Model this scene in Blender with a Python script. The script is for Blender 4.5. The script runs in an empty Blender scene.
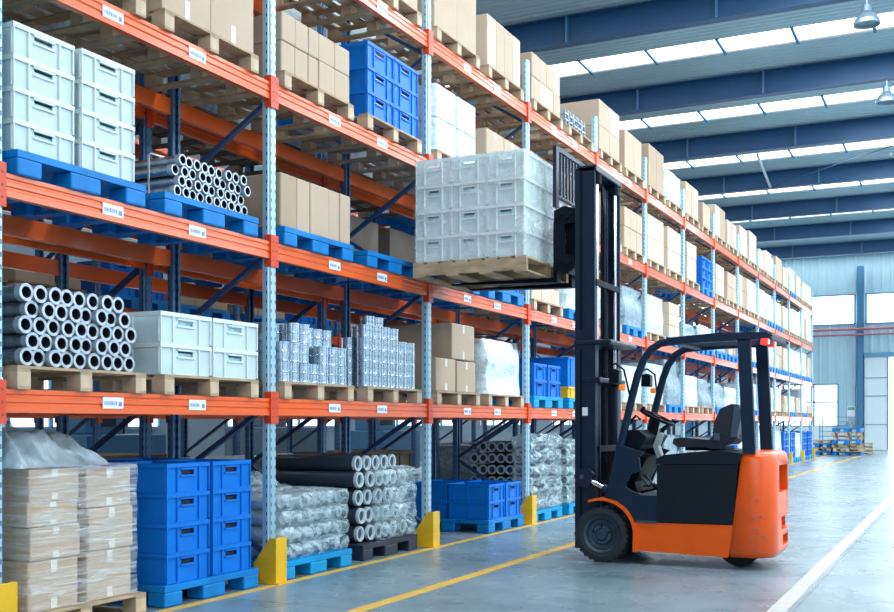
import bpy, math, random
from mathutils import Vector, Matrix
random.seed(7)
SC = bpy.context.scene
COL = SC.collection

# ------------------------------------------------------------------ camera
CAMX, CAMZ = 5.08, 1.30
THETA = math.atan(520/1066)
cd = bpy.data.cameras.new('camera'); cam = bpy.data.objects.new('camera', cd); COL.objects.link(cam)
cam.location = (CAMX, 0, CAMZ); cam.rotation_euler = (math.pi/2, 0, THETA)
cd.sensor_width = 36; cd.sensor_fit = 'HORIZONTAL'; cd.lens = 1066/894*36
cd.shift_y = (423-306)/894
cd.clip_end = 300
SC.camera = cam
# ------------------------------------------------------------------ world, light, exposure
w = bpy.data.worlds.new('daylight'); SC.world = w; w.use_nodes = True
bg = w.node_tree.nodes['Background']; bg.inputs[0].default_value = (0.80, 0.90, 1.0, 1); bg.inputs[1].default_value = 0.62
SC.view_settings.view_transform = 'Standard'; SC.view_settings.look = 'None'
SC.view_settings.exposure = 0.15; SC.view_settings.gamma = 1
SKYLIGHT_E, WINDOW_E = 5.0, 2.6
def area(name, loc, rot, sx, sy, power, col):
    l = bpy.data.lights.new(name, 'AREA'); l.shape = 'RECTANGLE'; l.size = sx; l.size_y = sy; l.energy = power; l.color = col
    o = bpy.data.objects.new(name, l); COL.objects.link(o); o.location = loc; o.rotation_euler = rot; return o
# daylight coming down through the roof lights and in through the far windows and door, plus two added lamps
for k in range(8):
    area('skylight_daylight', (6.5, 7.85+5.0*k, 9.15), (0, 0, 0), 9, 0.8, 420, (0.86, 0.94, 1.0))
area('side_window_daylight', (17.7, 17.0, 7.5), (0, math.radians(74), 0), 2.2, 40, 1300, (0.88, 0.95, 1.0))  # key light added along the unseen right wall to light the rack fronts
area('near_door_daylight', (7.0, -3.7, 6.5), (math.radians(72), 0, 0), 8, 2.5, 460, (0.90, 0.96, 1.0))  # fill light added behind the camera for the near-facing sides of goods
area('end_window_daylight', (4.0, 53.0, 4.5), (math.radians(-90), 0, 0), 14, 5, 70, (0.88, 0.95, 1.0))

# ------------------------------------------------------------------ materials
M = {}
def mat(name, col, rough=0.5, metal=0.0, var=0.0, vscale=6.0, bump=0.0, bscale=40.0, spec=0.5, alpha=None, emit=None, stretch=None, var2=None, coat=0.0):
    m = bpy.data.materials.new(name); m.use_nodes = True; nt = m.node_tree; N = nt.nodes; L = nt.links
    p = N['Principled BSDF']; p.inputs['Base Color'].default_value = (*col, 1)
    p.inputs['Roughness'].default_value = rough; p.inputs['Metallic'].default_value = metal
    p.inputs['Specular IOR Level'].default_value = spec
    p.inputs['Coat Weight'].default_value = coat; p.inputs['Coat Roughness'].default_value = 0.18
    tc = N.new('ShaderNodeTexCoord'); mp = N.new('ShaderNodeMapping'); L.new(tc.outputs['Object'], mp.inputs[0])
    if stretch: mp.inputs['Scale'].default_value = stretch
    if var > 0:
        n = N.new('ShaderNodeTexNoise'); n.inputs['Scale'].default_value = vscale; n.inputs['Detail'].default_value = 5
        L.new(mp.outputs[0], n.inputs['Vector'])
        r = N.new('ShaderNodeValToRGB'); r.color_ramp.elements[0].position = 0.3; r.color_ramp.elements[1].position = 0.72
        d = var2 if var2 else tuple(c*(1-var) for c in col)
        r.color_ramp.elements[0].color = (*d, 1); r.color_ramp.elements[1].color = (*[min(1, c*(1+var*0.45)) for c in col], 1)
        L.new(n.outputs['Fac'], r.inputs[0]); L.new(r.outputs[0], p.inputs['Base Color'])
    if bump > 0:
        n2 = N.new('ShaderNodeTexNoise'); n2.inputs['Scale'].default_value = bscale; n2.inputs['Detail'].default_value = 4
        L.new(mp.outputs[0], n2.inputs['Vector'])
        b = N.new('ShaderNodeBump'); b.inputs['Strength'].default_value = bump; b.inputs['Distance'].default_value = 0.02
        L.new(n2.outputs['Fac'], b.inputs['Height']); L.new(b.outputs[0], p.inputs['Normal'])
    if emit:
        p.inputs['Emission Color'].default_value = (*emit[0], 1); p.inputs['Emission Strength'].default_value = emit[1]
    if alpha is not None:
        tr = N.new('ShaderNodeBsdfTransparent'); mx = N.new('ShaderNodeMixShader'); out = N['Material Output']
        lo, hi, sc = alpha
        n3 = N.new('ShaderNodeTexNoise'); n3.inputs['Scale'].default_value = sc; n3.inputs['Detail'].default_value = 6
        n3.inputs['Distortion'].default_value = 1.2
        L.new(mp.outputs[0], n3.inputs['Vector'])
        mr = N.new('ShaderNodeMapRange'); mr.inputs[1].default_value = 0.35; mr.inputs[2].default_value = 0.68
        mr.inputs[3].default_value = lo; mr.inputs[4].default_value = hi
        L.new(n3.outputs['Fac'], mr.inputs[0]); L.new(mr.outputs[0], mx.inputs[0])
        L.new(tr.outputs[0], mx.inputs[1]); L.new(p.outputs[0], mx.inputs[2]); L.new(mx.outputs[0], out.inputs[0])
    M[name] = m; return m
mat('orange_beam', (0.90, 0.125, 0.010), 0.35, 0, 0.12, 3, stretch=(1, .2, 1), coat=0.6)
mat('orange_dark', (0.75, 0.07, 0.018), 0.35)
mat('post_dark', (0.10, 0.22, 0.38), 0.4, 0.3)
mat('brace_blue', (0.022, 0.06, 0.15), 0.4)
mat('galv_strut', (0.62, 0.72, 0.78), 0.35, 0.6)
mat('guard_yellow', (0.86, 0.50, 0.015), 0.4, 0, 0.12, 8)
mat('label_white', (0.82, 0.87, 0.92), 0.5)
mat('label_ink', (0.18, 0.28, 0.5), 0.5)
mat('wood', (0.52, 0.385, 0.24), 0.75, 0, 0.38, 5, 0.2, 30, stretch=(1, 1, 4))
mat('wood_pale', (0.62, 0.48, 0.33), 0.75, 0, 0.25, 9, 0.15, 30)
mat('wood_dull', (0.22, 0.17, 0.12), 0.8, 0, 0.3, 5)  # dark wood; on the rear racks their shade is put into this colour
mat('card_a', (0.47, 0.345, 0.235), 0.8, 0, 0.07, 3)
mat('card_b', (0.56, 0.43, 0.315), 0.8, 0, 0.07, 3)
mat('card_c', (0.40, 0.29, 0.2), 0.8, 0, 0.08, 3)
mat('card_pale', (0.66, 0.54, 0.42), 0.8, 0, 0.06, 3)
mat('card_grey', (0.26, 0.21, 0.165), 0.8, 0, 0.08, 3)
mat('card_seam', (0.16, 0.11, 0.08), 0.8)
mat('tape', (0.84, 0.78, 0.70), 0.25)
mat('blue_plastic', (0.0, 0.185, 0.70), 0.4, 0, 0.12, 5, spec=0.3)
mat('blue_pallet', (0.0, 0.23, 0.66), 0.5, 0, 0.25, 4, spec=0.3)
mat('cyan_pallet', (0.0, 0.34, 0.72), 0.5, 0, 0.2, 4, spec=0.3)
mat('black_pallet', (0.018, 0.022, 0.05), 0.5, 0, 0.2, 4)
mat('dark_contents', (0.012, 0.02, 0.045), 0.6)
mat('frost', (0.74, 0.93, 0.99), 0.28, 0, 0.08, 4, alpha=(0.70, 0.84, 3))
mat('frost_rim', (0.84, 0.96, 0.99), 0.3)
mat('frost_fill', (0.42, 0.76, 0.92), 0.5, 0, 0.3, 12)
mat('frost_lift', (0.46, 0.72, 0.84), 0.25, 0, 0.18, 6, alpha=(0.62, 0.82, 4))
mat('galv', (0.60, 0.68, 0.76), 0.26, 0.9, 0.4, 14)
mat('galv_ring', (0.50, 0.58, 0.66), 0.35, 0.45, 0.5, 12)
mat('pipe_inside', (0.01, 0.015, 0.03), 0.7)
mat('can_metal', (0.56, 0.68, 0.78), 0.2, 0.93, 0.25, 20)
mat('roll_dark', (0.035, 0.06, 0.09), 0.3, 0.2)
mat('roll_end', (0.62, 0.72, 0.78), 0.35, 0.5)
mat('film', (0.78, 0.90, 0.96), 0.18, 0, 0, 6, 0.8, 16, alpha=(0.02, 0.42, 9), stretch=(1, 1, 3))
mat('film_wrap', (0.86, 0.92, 0.96), 0.12, 0, 0, 6, 0.8, 5, alpha=(0.0, 0.5, 2.2), stretch=(1, 0.8, 11))
mat('film_thick', (0.66, 0.86, 0.97), 0.14, 0, 0.2, 9, 0.7, 8, alpha=(0.08, 0.66, 6), stretch=(1, 1, 2.2))
mat('film_lift', (0.90, 0.98, 1.0), 0.12, 0, 0, 6, 0.7, 7, alpha=(0.04, 0.36, 4), stretch=(1, 1, 1.6))
mat('film_dull', (0.46, 0.58, 0.66), 0.2, 0, 0.35, 7, 1.0, 9, alpha=(0.45, 0.92, 4))
mat('wrap_white', (0.72, 0.85, 0.93), 0.3, 0, 0.25, 9, 1.0, 14, stretch=(1, 1, 1.6))
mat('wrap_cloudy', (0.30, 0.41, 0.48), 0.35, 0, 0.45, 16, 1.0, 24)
mat('fork_orange', (0.90, 0.115, 0.004), 0.34, 0, 0.07, 6, spec=0.35)
mat('fork_weight', (0.90, 0.105, 0.006), 0.32, 0, 0.06, 9, spec=0.45)
mat('fork_scuff', (0.30, 0.20, 0.17), 0.6)
mat('fork_navy', (0.005, 0.020, 0.048), 0.40, spec=0.3)
mat('fork_black', (0.004, 0.008, 0.015), 0.5, spec=0.1)
mat('hood_black', (0.004, 0.009, 0.016), 0.5, spec=0.25)
mat('mast_steel', (0.006, 0.018, 0.042), 0.38, 0.1, spec=0.35)
mat('chrome', (0.80, 0.87, 0.92), 0.12, 1.0)
mat('chain', (0.05, 0.08, 0.12), 0.4, 0.7)
mat('tyre', (0.014, 0.020, 0.030), 0.7, 0, 0.3, 20, 0.3, 60)
mat('rim_grey', (0.05, 0.085, 0.12), 0.5, 0.3)
mat('seat_vinyl', (0.016, 0.022, 0.036), 0.45)
mat('seat_grey', (0.07, 0.11, 0.17), 0.5)
mat('grey_plastic', (0.42, 0.50, 0.55), 0.5)
mat('floor_mat', (0.14, 0.18, 0.2), 0.7)
mat('lamp_red', (0.85, 0.02, 0.02), 0.2, emit=((1, 0.05, 0.04), 1.3))
mat('lamp_clear', (0.9, 0.75, 0.72), 0.2, emit=((1, .8, .8), 0.5))
mat('lamp_orange', (0.9, 0.22, 0.01), 0.25, emit=((1, 0.25, 0.02), 0.4))
mat('roof_sheet', (0.42, 0.60, 0.67), 0.5, 0.1, 0.10, 0.6)
mat('steel_navy', (0.010, 0.080, 0.20), 0.45, 0, 0.12, 2)
mat('steel_mid', (0.06, 0.20, 0.36), 0.45)
mat('skylight', (0.8, 0.9, 1), 0.5, emit=((0.90, 0.97, 1.0), SKYLIGHT_E))
mat('window_lit', (0.8, 0.9, 1), 0.5, emit=((0.88, 0.97, 1.0), WINDOW_E))
mat('window_side', (0.5, 0.6, 0.7), 0.5, emit=((0.88, 0.97, 1.0), 0.45))  # glow of the added, unseen right-hand window band and near doorway
mat('window_back', (0.5, 0.6, 0.7), 0.5, emit=((0.88, 0.97, 1.0), 1.5))
mat('wall_dim', (0.20, 0.27, 0.33), 0.6)
mat('wall_sheet', (0.46, 0.66, 0.74), 0.55, 0, 0.06, 1)
mat('wall_low', (0.74, 0.84, 0.88), 0.6)
mat('frame_blue', (0.12, 0.32, 0.46), 0.45)
mat('pipe_red', (0.50, 0.14, 0.20), 0.45)
mat('line_yellow', (0.74, 0.45, 0.07), 0.55, 0, 0.18, 9)
mat('line_white', (0.52, 0.52, 0.48), 0.5, 0, 0.2, 9)
mat('machine_grey', (0.16, 0.24, 0.31), 0.5, 0, 0.2, 3)
mat('machine_pale', (0.50, 0.60, 0.66), 0.5, 0, 0.1, 3)
mat('poster_green', (0.05, 0.45, 0.32), 0.5)
mat('lamp_shade', (0.30, 0.42, 0.50), 0.35, 0.5)

def frosted(name, col, fac=0.5, clear=0.15):
    m = mat(name, col, 0.3, 0, 0.08, 5, 0.15, 18); nt = m.node_tree; N = nt.nodes; L = nt.links; p = N['Principled BSDF']
    t = N.new('ShaderNodeBsdfTranslucent'); t.inputs[0].default_value = (*col, 1)
    a = N.new('ShaderNodeMixShader'); a.inputs[0].default_value = fac; L.new(p.outputs[0], a.inputs[1]); L.new(t.outputs[0], a.inputs[2])
    tr = N.new('ShaderNodeBsdfTransparent'); b = N.new('ShaderNodeMixShader'); b.inputs[0].default_value = clear
    L.new(a.outputs[0], b.inputs[1]); L.new(tr.outputs[0], b.inputs[2]); L.new(b.outputs[0], N['Material Output'].inputs[0])
frosted('frost', (0.80, 0.96, 1.0), 0.14, 0.20)
frosted('frost_rim', (0.88, 0.985, 1.0), 0.12, 0.04)
frosted('frost_lift', (0.82, 0.97, 1.0), 0.12, 0.26)
def post_material(name, col, metal=0.35):
    m = mat(name, col, 0.36, metal); nt = m.node_tree; N = nt.nodes; L = nt.links; p = N['Principled BSDF']
    tc = N.new('ShaderNodeTexCoord'); sp = N.new('ShaderNodeSeparateXYZ'); L.new(tc.outputs['Object'], sp.inputs[0])
    def math_(op, a, b=None):
        n = N.new('ShaderNodeMath'); n.operation = op
        if isinstance(a, (int, float)): n.inputs[0].default_value = a
        else: L.new(a, n.inputs[0])
        if b is not None:
            if isinstance(b, (int, float)): n.inputs[1].default_value = b
            else: L.new(b, n.inputs[1])
        return n.outputs[0]
    z = math_('FRACT', math_('DIVIDE', sp.outputs['Z'], 0.075))
    zr = math_('LESS_THAN', math_('ABSOLUTE', math_('SUBTRACT', z, 0.5)), 0.20)
    y = math_('ABSOLUTE', sp.outputs['Y'])
    yr = math_('LESS_THAN', math_('ABSOLUTE', math_('SUBTRACT', y, 0.026)), 0.0045)
    x = math_('ABSOLUTE', math_('ADD', sp.outputs['X'], 0.03))
    xr = math_('LESS_THAN', x, 0.005)
    side = math_('GREATER_THAN', y, 0.045)
    f = math_('MULTIPLY', zr, math_('MAXIMUM', math_('MULTIPLY', yr, math_('SUBTRACT', 1.0, side)), math_('MULTIPLY', xr, side)))
    mx = N.new('ShaderNodeMix'); mx.data_type = 'RGBA'; L.new(f, mx.inputs[0])
    mx.inputs[6].default_value = (*col, 1); mx.inputs[7].default_value = (0.02, 0.05, 0.11, 1)
    L.new(mx.outputs[2], p.inputs['Base Color'])
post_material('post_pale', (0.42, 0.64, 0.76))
post_material('post_blue', (0.09, 0.20, 0.36))  # post paint darkened: shade at the rear of the racks put into colour

def floor_material():
    m = mat('floor_concrete', (0.30, 0.40, 0.45), 0.25); nt = m.node_tree; N = nt.nodes; L = nt.links; p = N['Principled BSDF']
    tc = N.new('ShaderNodeTexCoord')
    n = N.new('ShaderNodeTexNoise'); n.inputs['Scale'].default_value = 0.7; n.inputs['Detail'].default_value = 8; n.inputs['Roughness'].default_value = 0.62
    L.new(tc.outputs['Object'], n.inputs['Vector'])
    r = N.new('ShaderNodeValToRGB'); r.color_ramp.elements[0].position = 0.33; r.color_ramp.elements[1].position = 0.68
    r.color_ramp.elements[0].color = (0.115, 0.190, 0.225, 1); r.color_ramp.elements[1].color = (0.26, 0.355, 0.40, 1)
    L.new(n.outputs['Fac'], r.inputs[0])
    b = N.new('ShaderNodeTexBrick'); b.offset = 0; b.inputs['Scale'].default_value = 1.0
    b.inputs['Brick Width'].default_value = 4.0; b.inputs['Row Height'].default_value = 3.2; b.inputs['Mortar Size'].default_value = 0.012
    b.inputs['Color1'].default_value = (1, 1, 1, 1); b.inputs['Color2'].default_value = (1, 1, 1, 1); b.inputs['Mortar'].default_value = (0.55, 0.6, 0.62, 1)
    L.new(tc.outputs['Object'], b.inputs['Vector'])
    mx = N.new('ShaderNodeMix'); mx.data_type = 'RGBA'; mx.blend_type = 'MULTIPLY'; mx.inputs[0].default_value = 1
    L.new(r.outputs[0], mx.inputs[6]); L.new(b.outputs['Color'], mx.inputs[7]); L.new(mx.outputs[2], p.inputs['Base Color'])
    n2 = N.new('ShaderNodeTexNoise'); n2.inputs['Scale'].default_value = 2.2; n2.inputs['Detail'].default_value = 6
    L.new(tc.outputs['Object'], n2.inputs['Vector'])
    mr = N.new('ShaderNodeMapRange'); mr.inputs[3].default_value = 0.16; mr.inputs[4].default_value = 0.42
    L.new(n2.outputs['Fac'], mr.inputs[0]); L.new(mr.outputs[0], p.inputs['Roughness'])
floor_material()

# ------------------------------------------------------------------ mesh builder
class MB:
    def __init__(s): s.v = []; s.f = []; s.m = []; s.sm = []; s.mats = []
    def mi(s, name):
        if name not in s.mats: s.mats.append(name)
        return s.mats.index(name)
    def add(s, vs, fs, mname, smooth=False, xf=None):
        b = len(s.v); k = s.mi(mname)
        if xf is not None: vs = [tuple(xf @ Vector(q)) for q in vs]
        s.v += [tuple(q) for q in vs]
        for f in fs: s.f.append(tuple(i+b for i in f)); s.m.append(k); s.sm.append(smooth)
        return s
    def box(s, x0, x1, y0, y1, z0, z1, m, xf=None):
        vs = [(x0,y0,z0),(x1,y0,z0),(x1,y1,z0),(x0,y1,z0),(x0,y0,z1),(x1,y0,z1),(x1,y1,z1),(x0,y1,z1)]
        return s.add(vs, [(0,3,2,1),(4,5,6,7),(0,1,5,4),(1,2,6,5),(2,3,7,6),(3,0,4,7)], m, False, xf)
    def prism(s, pts, a0, a1, m, axis='y', smooth=False):
        """2D polygon extruded: axis y -> pts are (x,z); axis x -> (y,z); axis z -> (x,y)"""
        def P(p, a):
            return {'y': (p[0], a, p[1]), 'x': (a, p[0], p[1]), 'z': (p[0], p[1], a)}[axis]
        area2 = sum(pts[i][0]*pts[(i+1) % len(pts)][1]-pts[(i+1) % len(pts)][0]*pts[i][1] for i in range(len(pts)))
        if (area2 > 0) != (axis != 'y'): pts = pts[::-1]
        n = len(pts); vs = [P(p, a0) for p in pts]+[P(p, a1) for p in pts]
        s.add(vs, [tuple(range(n-1, -1, -1)), tuple(range(n, 2*n))], m)
        s.add(vs, [(i, (i+1) % n, (i+1) % n+n, i+n) for i in range(n)], m, smooth)
        return s
    def frame(s, p0, p1):
        d = (Vector(p1)-Vector(p0)); L = d.length; d.normalize()
        u = d.cross(Vector((0, 0, 1))) if abs(d.z) < 0.95 else d.cross(Vector((0, 1, 0)))
        u.normalize(); return d, u, d.cross(u), L
    def tube(s, p0, p1, r, m, n=10, r2=None, cap=True):
        d, u, w_, L = s.frame(p0, p1); r2 = r if r2 is None else r2
        vs = []
        for P, R in ((Vector(p0), r), (Vector(p1), r2)):
            for i in range(n):
                a = 2*math.pi*i/n; vs.append(P+(u*math.cos(a)+w_*math.sin(a))*R)
        s.add(vs, [(i, (i+1) % n, (i+1) % n+n, i+n) for i in range(n)], m, True)
        if cap: s.add(vs, [tuple(range(n-1, -1, -1)), tuple(range(n, 2*n))], m)
        return s
    def bar(s, p0, p1, wy, wz, m, up=(0, 0, 1)):
        d = Vector(p1)-Vector(p0); d.normalize(); u = d.cross(Vector(up))
        if u.length < 1e-4: u = Vector((0, 1, 0))
        u.normalize(); w_ = u.cross(d)
        vs = []
        for P in (Vector(p0), Vector(p1)):
            for a, b in ((-1,-1),(1,-1),(1,1),(-1,1)): vs.append(P+u*a*wy/2+w_*b*wz/2)
        return s.add(vs, [(3,2,1,0),(4,5,6,7),(0,1,5,4),(1,2,6,5),(2,3,7,6),(3,0,4,7)], m)
    def path(s, pts, r, m, n=8, flat=1.0):
        """swept round (flat<1: oval) tube through points, smooth"""
        pts = [Vector(p) for p in pts]; rings = []
        for k, P in enumerate(pts):
            a = pts[max(0, k-1)]; b = pts[min(len(pts)-1, k+1)]; d = (b-a).normalized()
            u = Vector((0, 1, 0)); 
            if abs(d.dot(u)) > 0.9: u = Vector((0, 0, 1))
            u = (u-d*u.dot(d)).normalized(); w_ = d.cross(u)
            rings.append([P+(u*math.cos(2*math.pi*i/n)*r*flat+w_*math.sin(2*math.pi*i/n)*r) for i in range(n)])
        vs = [q for R in rings for q in R]; fs = []
        for k in range(len(rings)-1):
            for i in range(n): fs.append((k*n+i, k*n+(i+1) % n, (k+1)*n+(i+1) % n, (k+1)*n+i))
        s.add(vs, fs, m, True); L = (len(rings)-1)*n
        s.add(vs, [tuple(range(n-1, -1, -1)), tuple(range(L, L+n))], m); return s
    def lathe(s, prof, m, c=(0, 0, 0), axis='z', n=16, mats=None):
        """prof: list of (r, a) along axis"""
        vs = []
        for r, a in prof:
            for i in range(n):
                t = 2*math.pi*i/n; ca, sa = math.cos(t)*r, math.sin(t)*r
                q = {'z': (ca, sa, a), 'x': (a, ca, sa), 'y': (sa, a, ca)}[axis]
                vs.append((q[0]+c[0], q[1]+c[1], q[2]+c[2]))
        for k in range(len(prof)-1):
            mm = mats[k] if mats else m
            s.add(vs[k*n:(k+2)*n], [(i, (i+1) % n, (i+1) % n+n, i+n) for i in range(n)], mm, True)
        return s
    def mesh(s, name, org=(0, 0, 0)):
        me = bpy.data.meshes.new(name)
        me.from_pydata([(a-org[0], b-org[1], c-org[2]) for a, b, c in s.v], [], s.f)
        for n_ in s.mats: me.materials.append(M[n_])
        me.polygons.foreach_set('material_index', s.m); me.polygons.foreach_set('use_smooth', s.sm)
        me.update(); return me
    def build(s, name, parent=None, org=(0, 0, 0), bevel=0, seg=2, loc=None):
        """vertices are given in the parent's frame; org is where the object's own origin sits in it"""
        o = bpy.data.objects.new(name, s.mesh(name, org)); COL.objects.link(o)
        o.location = org if loc is None else loc
        if parent: o.parent = parent
        if bevel:
            b = o.modifiers.new('bevel', 'BEVEL'); b.width = bevel; b.segments = seg; b.limit_method = 'ANGLE'; b.angle_limit = math.radians(40)
        return o
def tag(o, label, cat, group=None, kind=None):
    o['label'] = label; o['category'] = cat
    if group: o['group'] = group
    if kind: o['kind'] = kind
    return o
def struct(o): o['kind'] = 'structure'; return o
def empty(name, loc=(0, 0, 0), rz=0):
    o = bpy.data.objects.new(name, None); COL.objects.link(o); o.location = loc; o.rotation_euler = (0, 0, rz); o.empty_display_size = 0.1; return o
def dup(src, loc, rz=None, label=None, group=None, cat=None, scale=None):
    r = src.copy(); COL.objects.link(r); r.location = loc
    if rz is not None: r.rotation_euler = (0, 0, rz)
    if scale: r.scale = scale
    if label: r['label'] = label
    if group: r['group'] = group
    if cat: r['category'] = cat
    for ch in src.children:
        c = ch.copy(); COL.objects.link(c); c.parent = r
        for g in ch.children:
            d = g.copy(); COL.objects.link(d); d.parent = c
    return r
PROTO = []
def drop_protos():
    for p in PROTO:
        for ch in list(p.children):
            for g in list(ch.children): bpy.data.objects.remove(g)
            bpy.data.objects.remove(ch)
        bpy.data.objects.remove(p)
ORD = ['first','second','third','fourth','fifth','sixth','seventh','eighth','ninth','tenth','eleventh','twelfth','thirteenth','fourteenth']

# ------------------------------------------------------------------ layout of the racking
YP = [4.435] + [7.185+2.815*k for k in range(13)]       # upright lines A..N
NB = len(YP)-1
LEV = [0, 1.50, 2.773, 4.067, 5.375]                   # tops of beams
def slot_y(b, s): return YP[b]+(0.12 if s == 0 else YP[b+1]-YP[b]-1.34)
def lvname(l): return ['floor level', 'lowest shelf', 'second shelf', 'third shelf', 'top shelf'][l]
def where(b, s, l, rack=''): return '%s half %s, %s bay' % (['near', 'far'][s], rack+lvname(l), ORD[b])

# ------------------------------------------------------------------ structure: floor, roof, end wall
mb = MB(); mb.box(-12, 18, -4, 54.2, -0.1, 0, 'floor_concrete'); struct(mb.build('floor'))
# roof sheets: real corrugation, ridges running across the hall
XL, XR = -12.0, 18.0
BEAMY = [4.8+5.0*k for k in range(10)]
ZR = 9.28
strips = [(y+2.6, y+3.5) for y in BEAMY]
def corrug(mb, y0, y1, z, x0, x1, m, pitch=0.18, dep=0.035):
    y = y0; vs = []; k = 0
    prof = []
    while y < y1:
        for dy, dz in ((0, 0), (0.35, 0), (0.5, 1), (0.85, 1)):
            yy = y+dy*pitch
            if yy < y1: prof.append((yy, z+dz*dep))
        y += pitch
    prof.append((y1, z))
    for a in prof: vs += [(x0, a[0], a[1]), (x1, a[0], a[1])]
    mb.add(vs, [(2*i, 2*i+1, 2*i+3, 2*i+2) for i in range(len(prof)-1)], m)
mb = MB(); y = -4.0
for a, b in strips:
    corrug(mb, y, a, ZR, XL, XR, 'roof_sheet'); y = b
corrug(mb, y, 54.2, ZR, XL, XR, 'roof_sheet')
struct(mb.build('ceiling'))
k = 0
for a, b in strips:
    k += 1
    mb = MB()
    x = XL
    mb.box(XL, XR, a, b, ZR+0.04, ZR+0.05, 'skylight')
    o = struct(mb.build('window_%d' % k))
    mb = MB(); x = XL+0.4
    while x < XR:
        mb.box(x-0.03, x+0.03, a-0.05, b+0.05, ZR-0.03, ZR+0.038, 'steel_mid'); x += 1.5
    mb.build('glazing_bar', o)
# roof beams
for i, y in enumerate(BEAMY):
    mb = MB(); zb = 8.70
    mb.box(XL, XR, y-0.008, y+0.008, zb+0.02, ZR-0.06, 'steel_navy')
    mb.box(XL, XR, y-0.11, y+0.11, zb, zb+0.02, 'steel_navy')
    mb.box(XL, XR, y-0.11, y+0.11, ZR-0.06, ZR-0.04, 'steel_navy')
    x = XL+1.35
    while x < XR:
        mb.box(x-0.02, x+0.02, y-0.10, y+0.10, zb+0.02, ZR-0.06, 'steel_mid'); x += 2.9
    struct(mb.build('trim_%d' % (i+1)))
# fly brace and tie cables between two frames
mb = MB(); mb.tube((-0.5, 32.4, 9.24), (-0.5, 34.72, 8.75), 0.045, 'galv_strut')
tag(mb.build('roof_strut'), 'short silver strut slanting from roof light down to a dark roof beam', 'strut')
mb = MB(); mb.tube((-0.4, 34.72, 8.78), (5.2, 30.0, 8.98), 0.012, 'steel_navy', 6)
tag(mb.build('tie_cable'), 'thin dark tie cable running diagonally between two roof beams', 'cable')

# end wall (perpendicular to the aisle)
YW = 54.0
mb = MB()
def wallpiece(x0, x1, z0, z1, m='wall_sheet'):
    x = x0; prof = []
    while x < x1-1e-6:
        for dx, dy in ((0, 0), (0.6, 0), (0.7, 0.05), (0.9, 0.05)):
            xx = x+dx*0.4
            if xx < x1: prof.append((xx, YW-dy))
        x += 0.4
    prof.append((x1, YW)); vs = []
    for a in prof: vs += [(a[0], a[1], z0), (a[0], a[1], z1)]
    mb.add(vs, [(2*i, 2*i+2, 2*i+3, 2*i+1) for i in range(len(prof)-1)], m)
wallpiece(XL, XR, 7.40, 9.3)
wallpiece(XL, 0.7, 3.15, 6.0); wallpiece(0.7, XR, 4.5, 6.0); wallpiece(6.0, XR, 0, 4.5)
wallpiece(XL, -6.5, 1.15, 3.15); wallpiece(-0.46, 0.7, 1.15, 3.15)
mb.box(XL, 0.7, YW-0.12, YW+0.05, 0, 1.15, 'wall_low')
mb.box(XL, XR, YW+0.06, YW+0.1, 0, 9.3, 'wall_sheet')
struct(mb.build('wall_end'))
def lit_window(n, x0, x1, z0, z1, bars=(), rails=()):
    mb = MB(); mb.box(x0, x1, YW-0.015, YW+0.0, z0, z1, 'window_lit'); o = struct(mb.build('window_%d' % n))
    mb = MB()
    for a in (x0, x1)+tuple(bars): mb.box(a-0.04, a+0.04, YW-0.08, YW-0.02, z0, z1, 'frame_blue')
    for a in (z0, z1)+tuple(rails): mb.box(x0, x1, YW-0.08, YW-0.02, a-0.035, a+0.035, 'frame_blue')
    mb.build('window_frame', o)
lit_window(11, XL, 0.3, 6.0, 7.4)
lit_window(12, 0.8, XR, 6.0, 7.4)
lit_window(13, -6.5, -0.46, 1.15, 3.15, (-1.55, -3.2, -4.8), (2.3,))
# doorway (bright) and sliding door panel
mb = MB(); mb.box(1.75, 5.95, YW-0.02, YW, 0.0, 4.35, 'window_lit'); o = struct(mb.build('door_1'))
mb = MB(); mb.box(0.74, 1.75, YW-0.20, YW-0.14, 0.03, 4.42, 'wall_low')
for z in (1.2, 2.55, 3.4): mb.box(0.74, 1.75, YW-0.22, YW-0.2, z, z+0.04, 'frame_blue')
mb.box(1.72, 1.78, YW-0.23, YW-0.13, 0.03, 4.42, 'frame_blue')
struct(mb.build('door_2'))
mb = MB(); mb.box(0.72, 6.2, YW-0.3, YW-0.1, 4.42, 4.6, 'frame_blue'); struct(mb.build('trim_20'))
mb = MB()
for xc in (0.55, -7.5, 8.6):
    mb.box(xc-0.12, xc+0.12, YW-0.36, YW-0.34, 0, 8.7, 'steel_mid'); mb.box(xc-0.15, xc+0.15, YW-0.12, YW-0.10, 0, 8.7, 'steel_mid')
    mb.box(xc-0.01, xc+0.01, YW-0.34, YW-0.12, 0, 8.7, 'steel_mid')
struct(mb.build('trim_21'))
mb = MB(); mb.box(0.40, 0.70, YW-0.40, YW-0.365, 0, 0.36, 'guard_yellow')
tag(mb.build('column_kick_guard'), 'small yellow guard at the foot of blue column on end wall', 'guard')
for z, r, t in ((5.72, 0.06, 'upper'), (5.46, 0.045, 'lower')):
    mb = MB(); mb.tube((XL, YW-0.45, z), (XR, YW-0.45, z), r, 'pipe_red')
    tag(mb.build('wall_pipe'), '%s dull red pipe running level across the end wall below high windows' % t, 'pipe')
mb = MB(); mb.box(-0.05, 0.32, YW-0.09, YW-0.065, 1.60, 2.10, 'label_white'); o = tag(mb.build('notice_board'), 'small white notice with a green heading on the end wall', 'notice')
mb = MB(); mb.box(-0.02, 0.29, YW-0.10, YW-0.092, 1.92, 2.05, 'poster_green'); mb.build('heading_strip', o)
mb = MB(); mb.box(-0.6, 0.38, YW-0.45, YW-0.12, 1.16, 1.2, 'frame_blue'); tag(mb.build('wall_shelf'), 'narrow blue shelf fixed on end wall under the notice', 'shelf')
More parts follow.
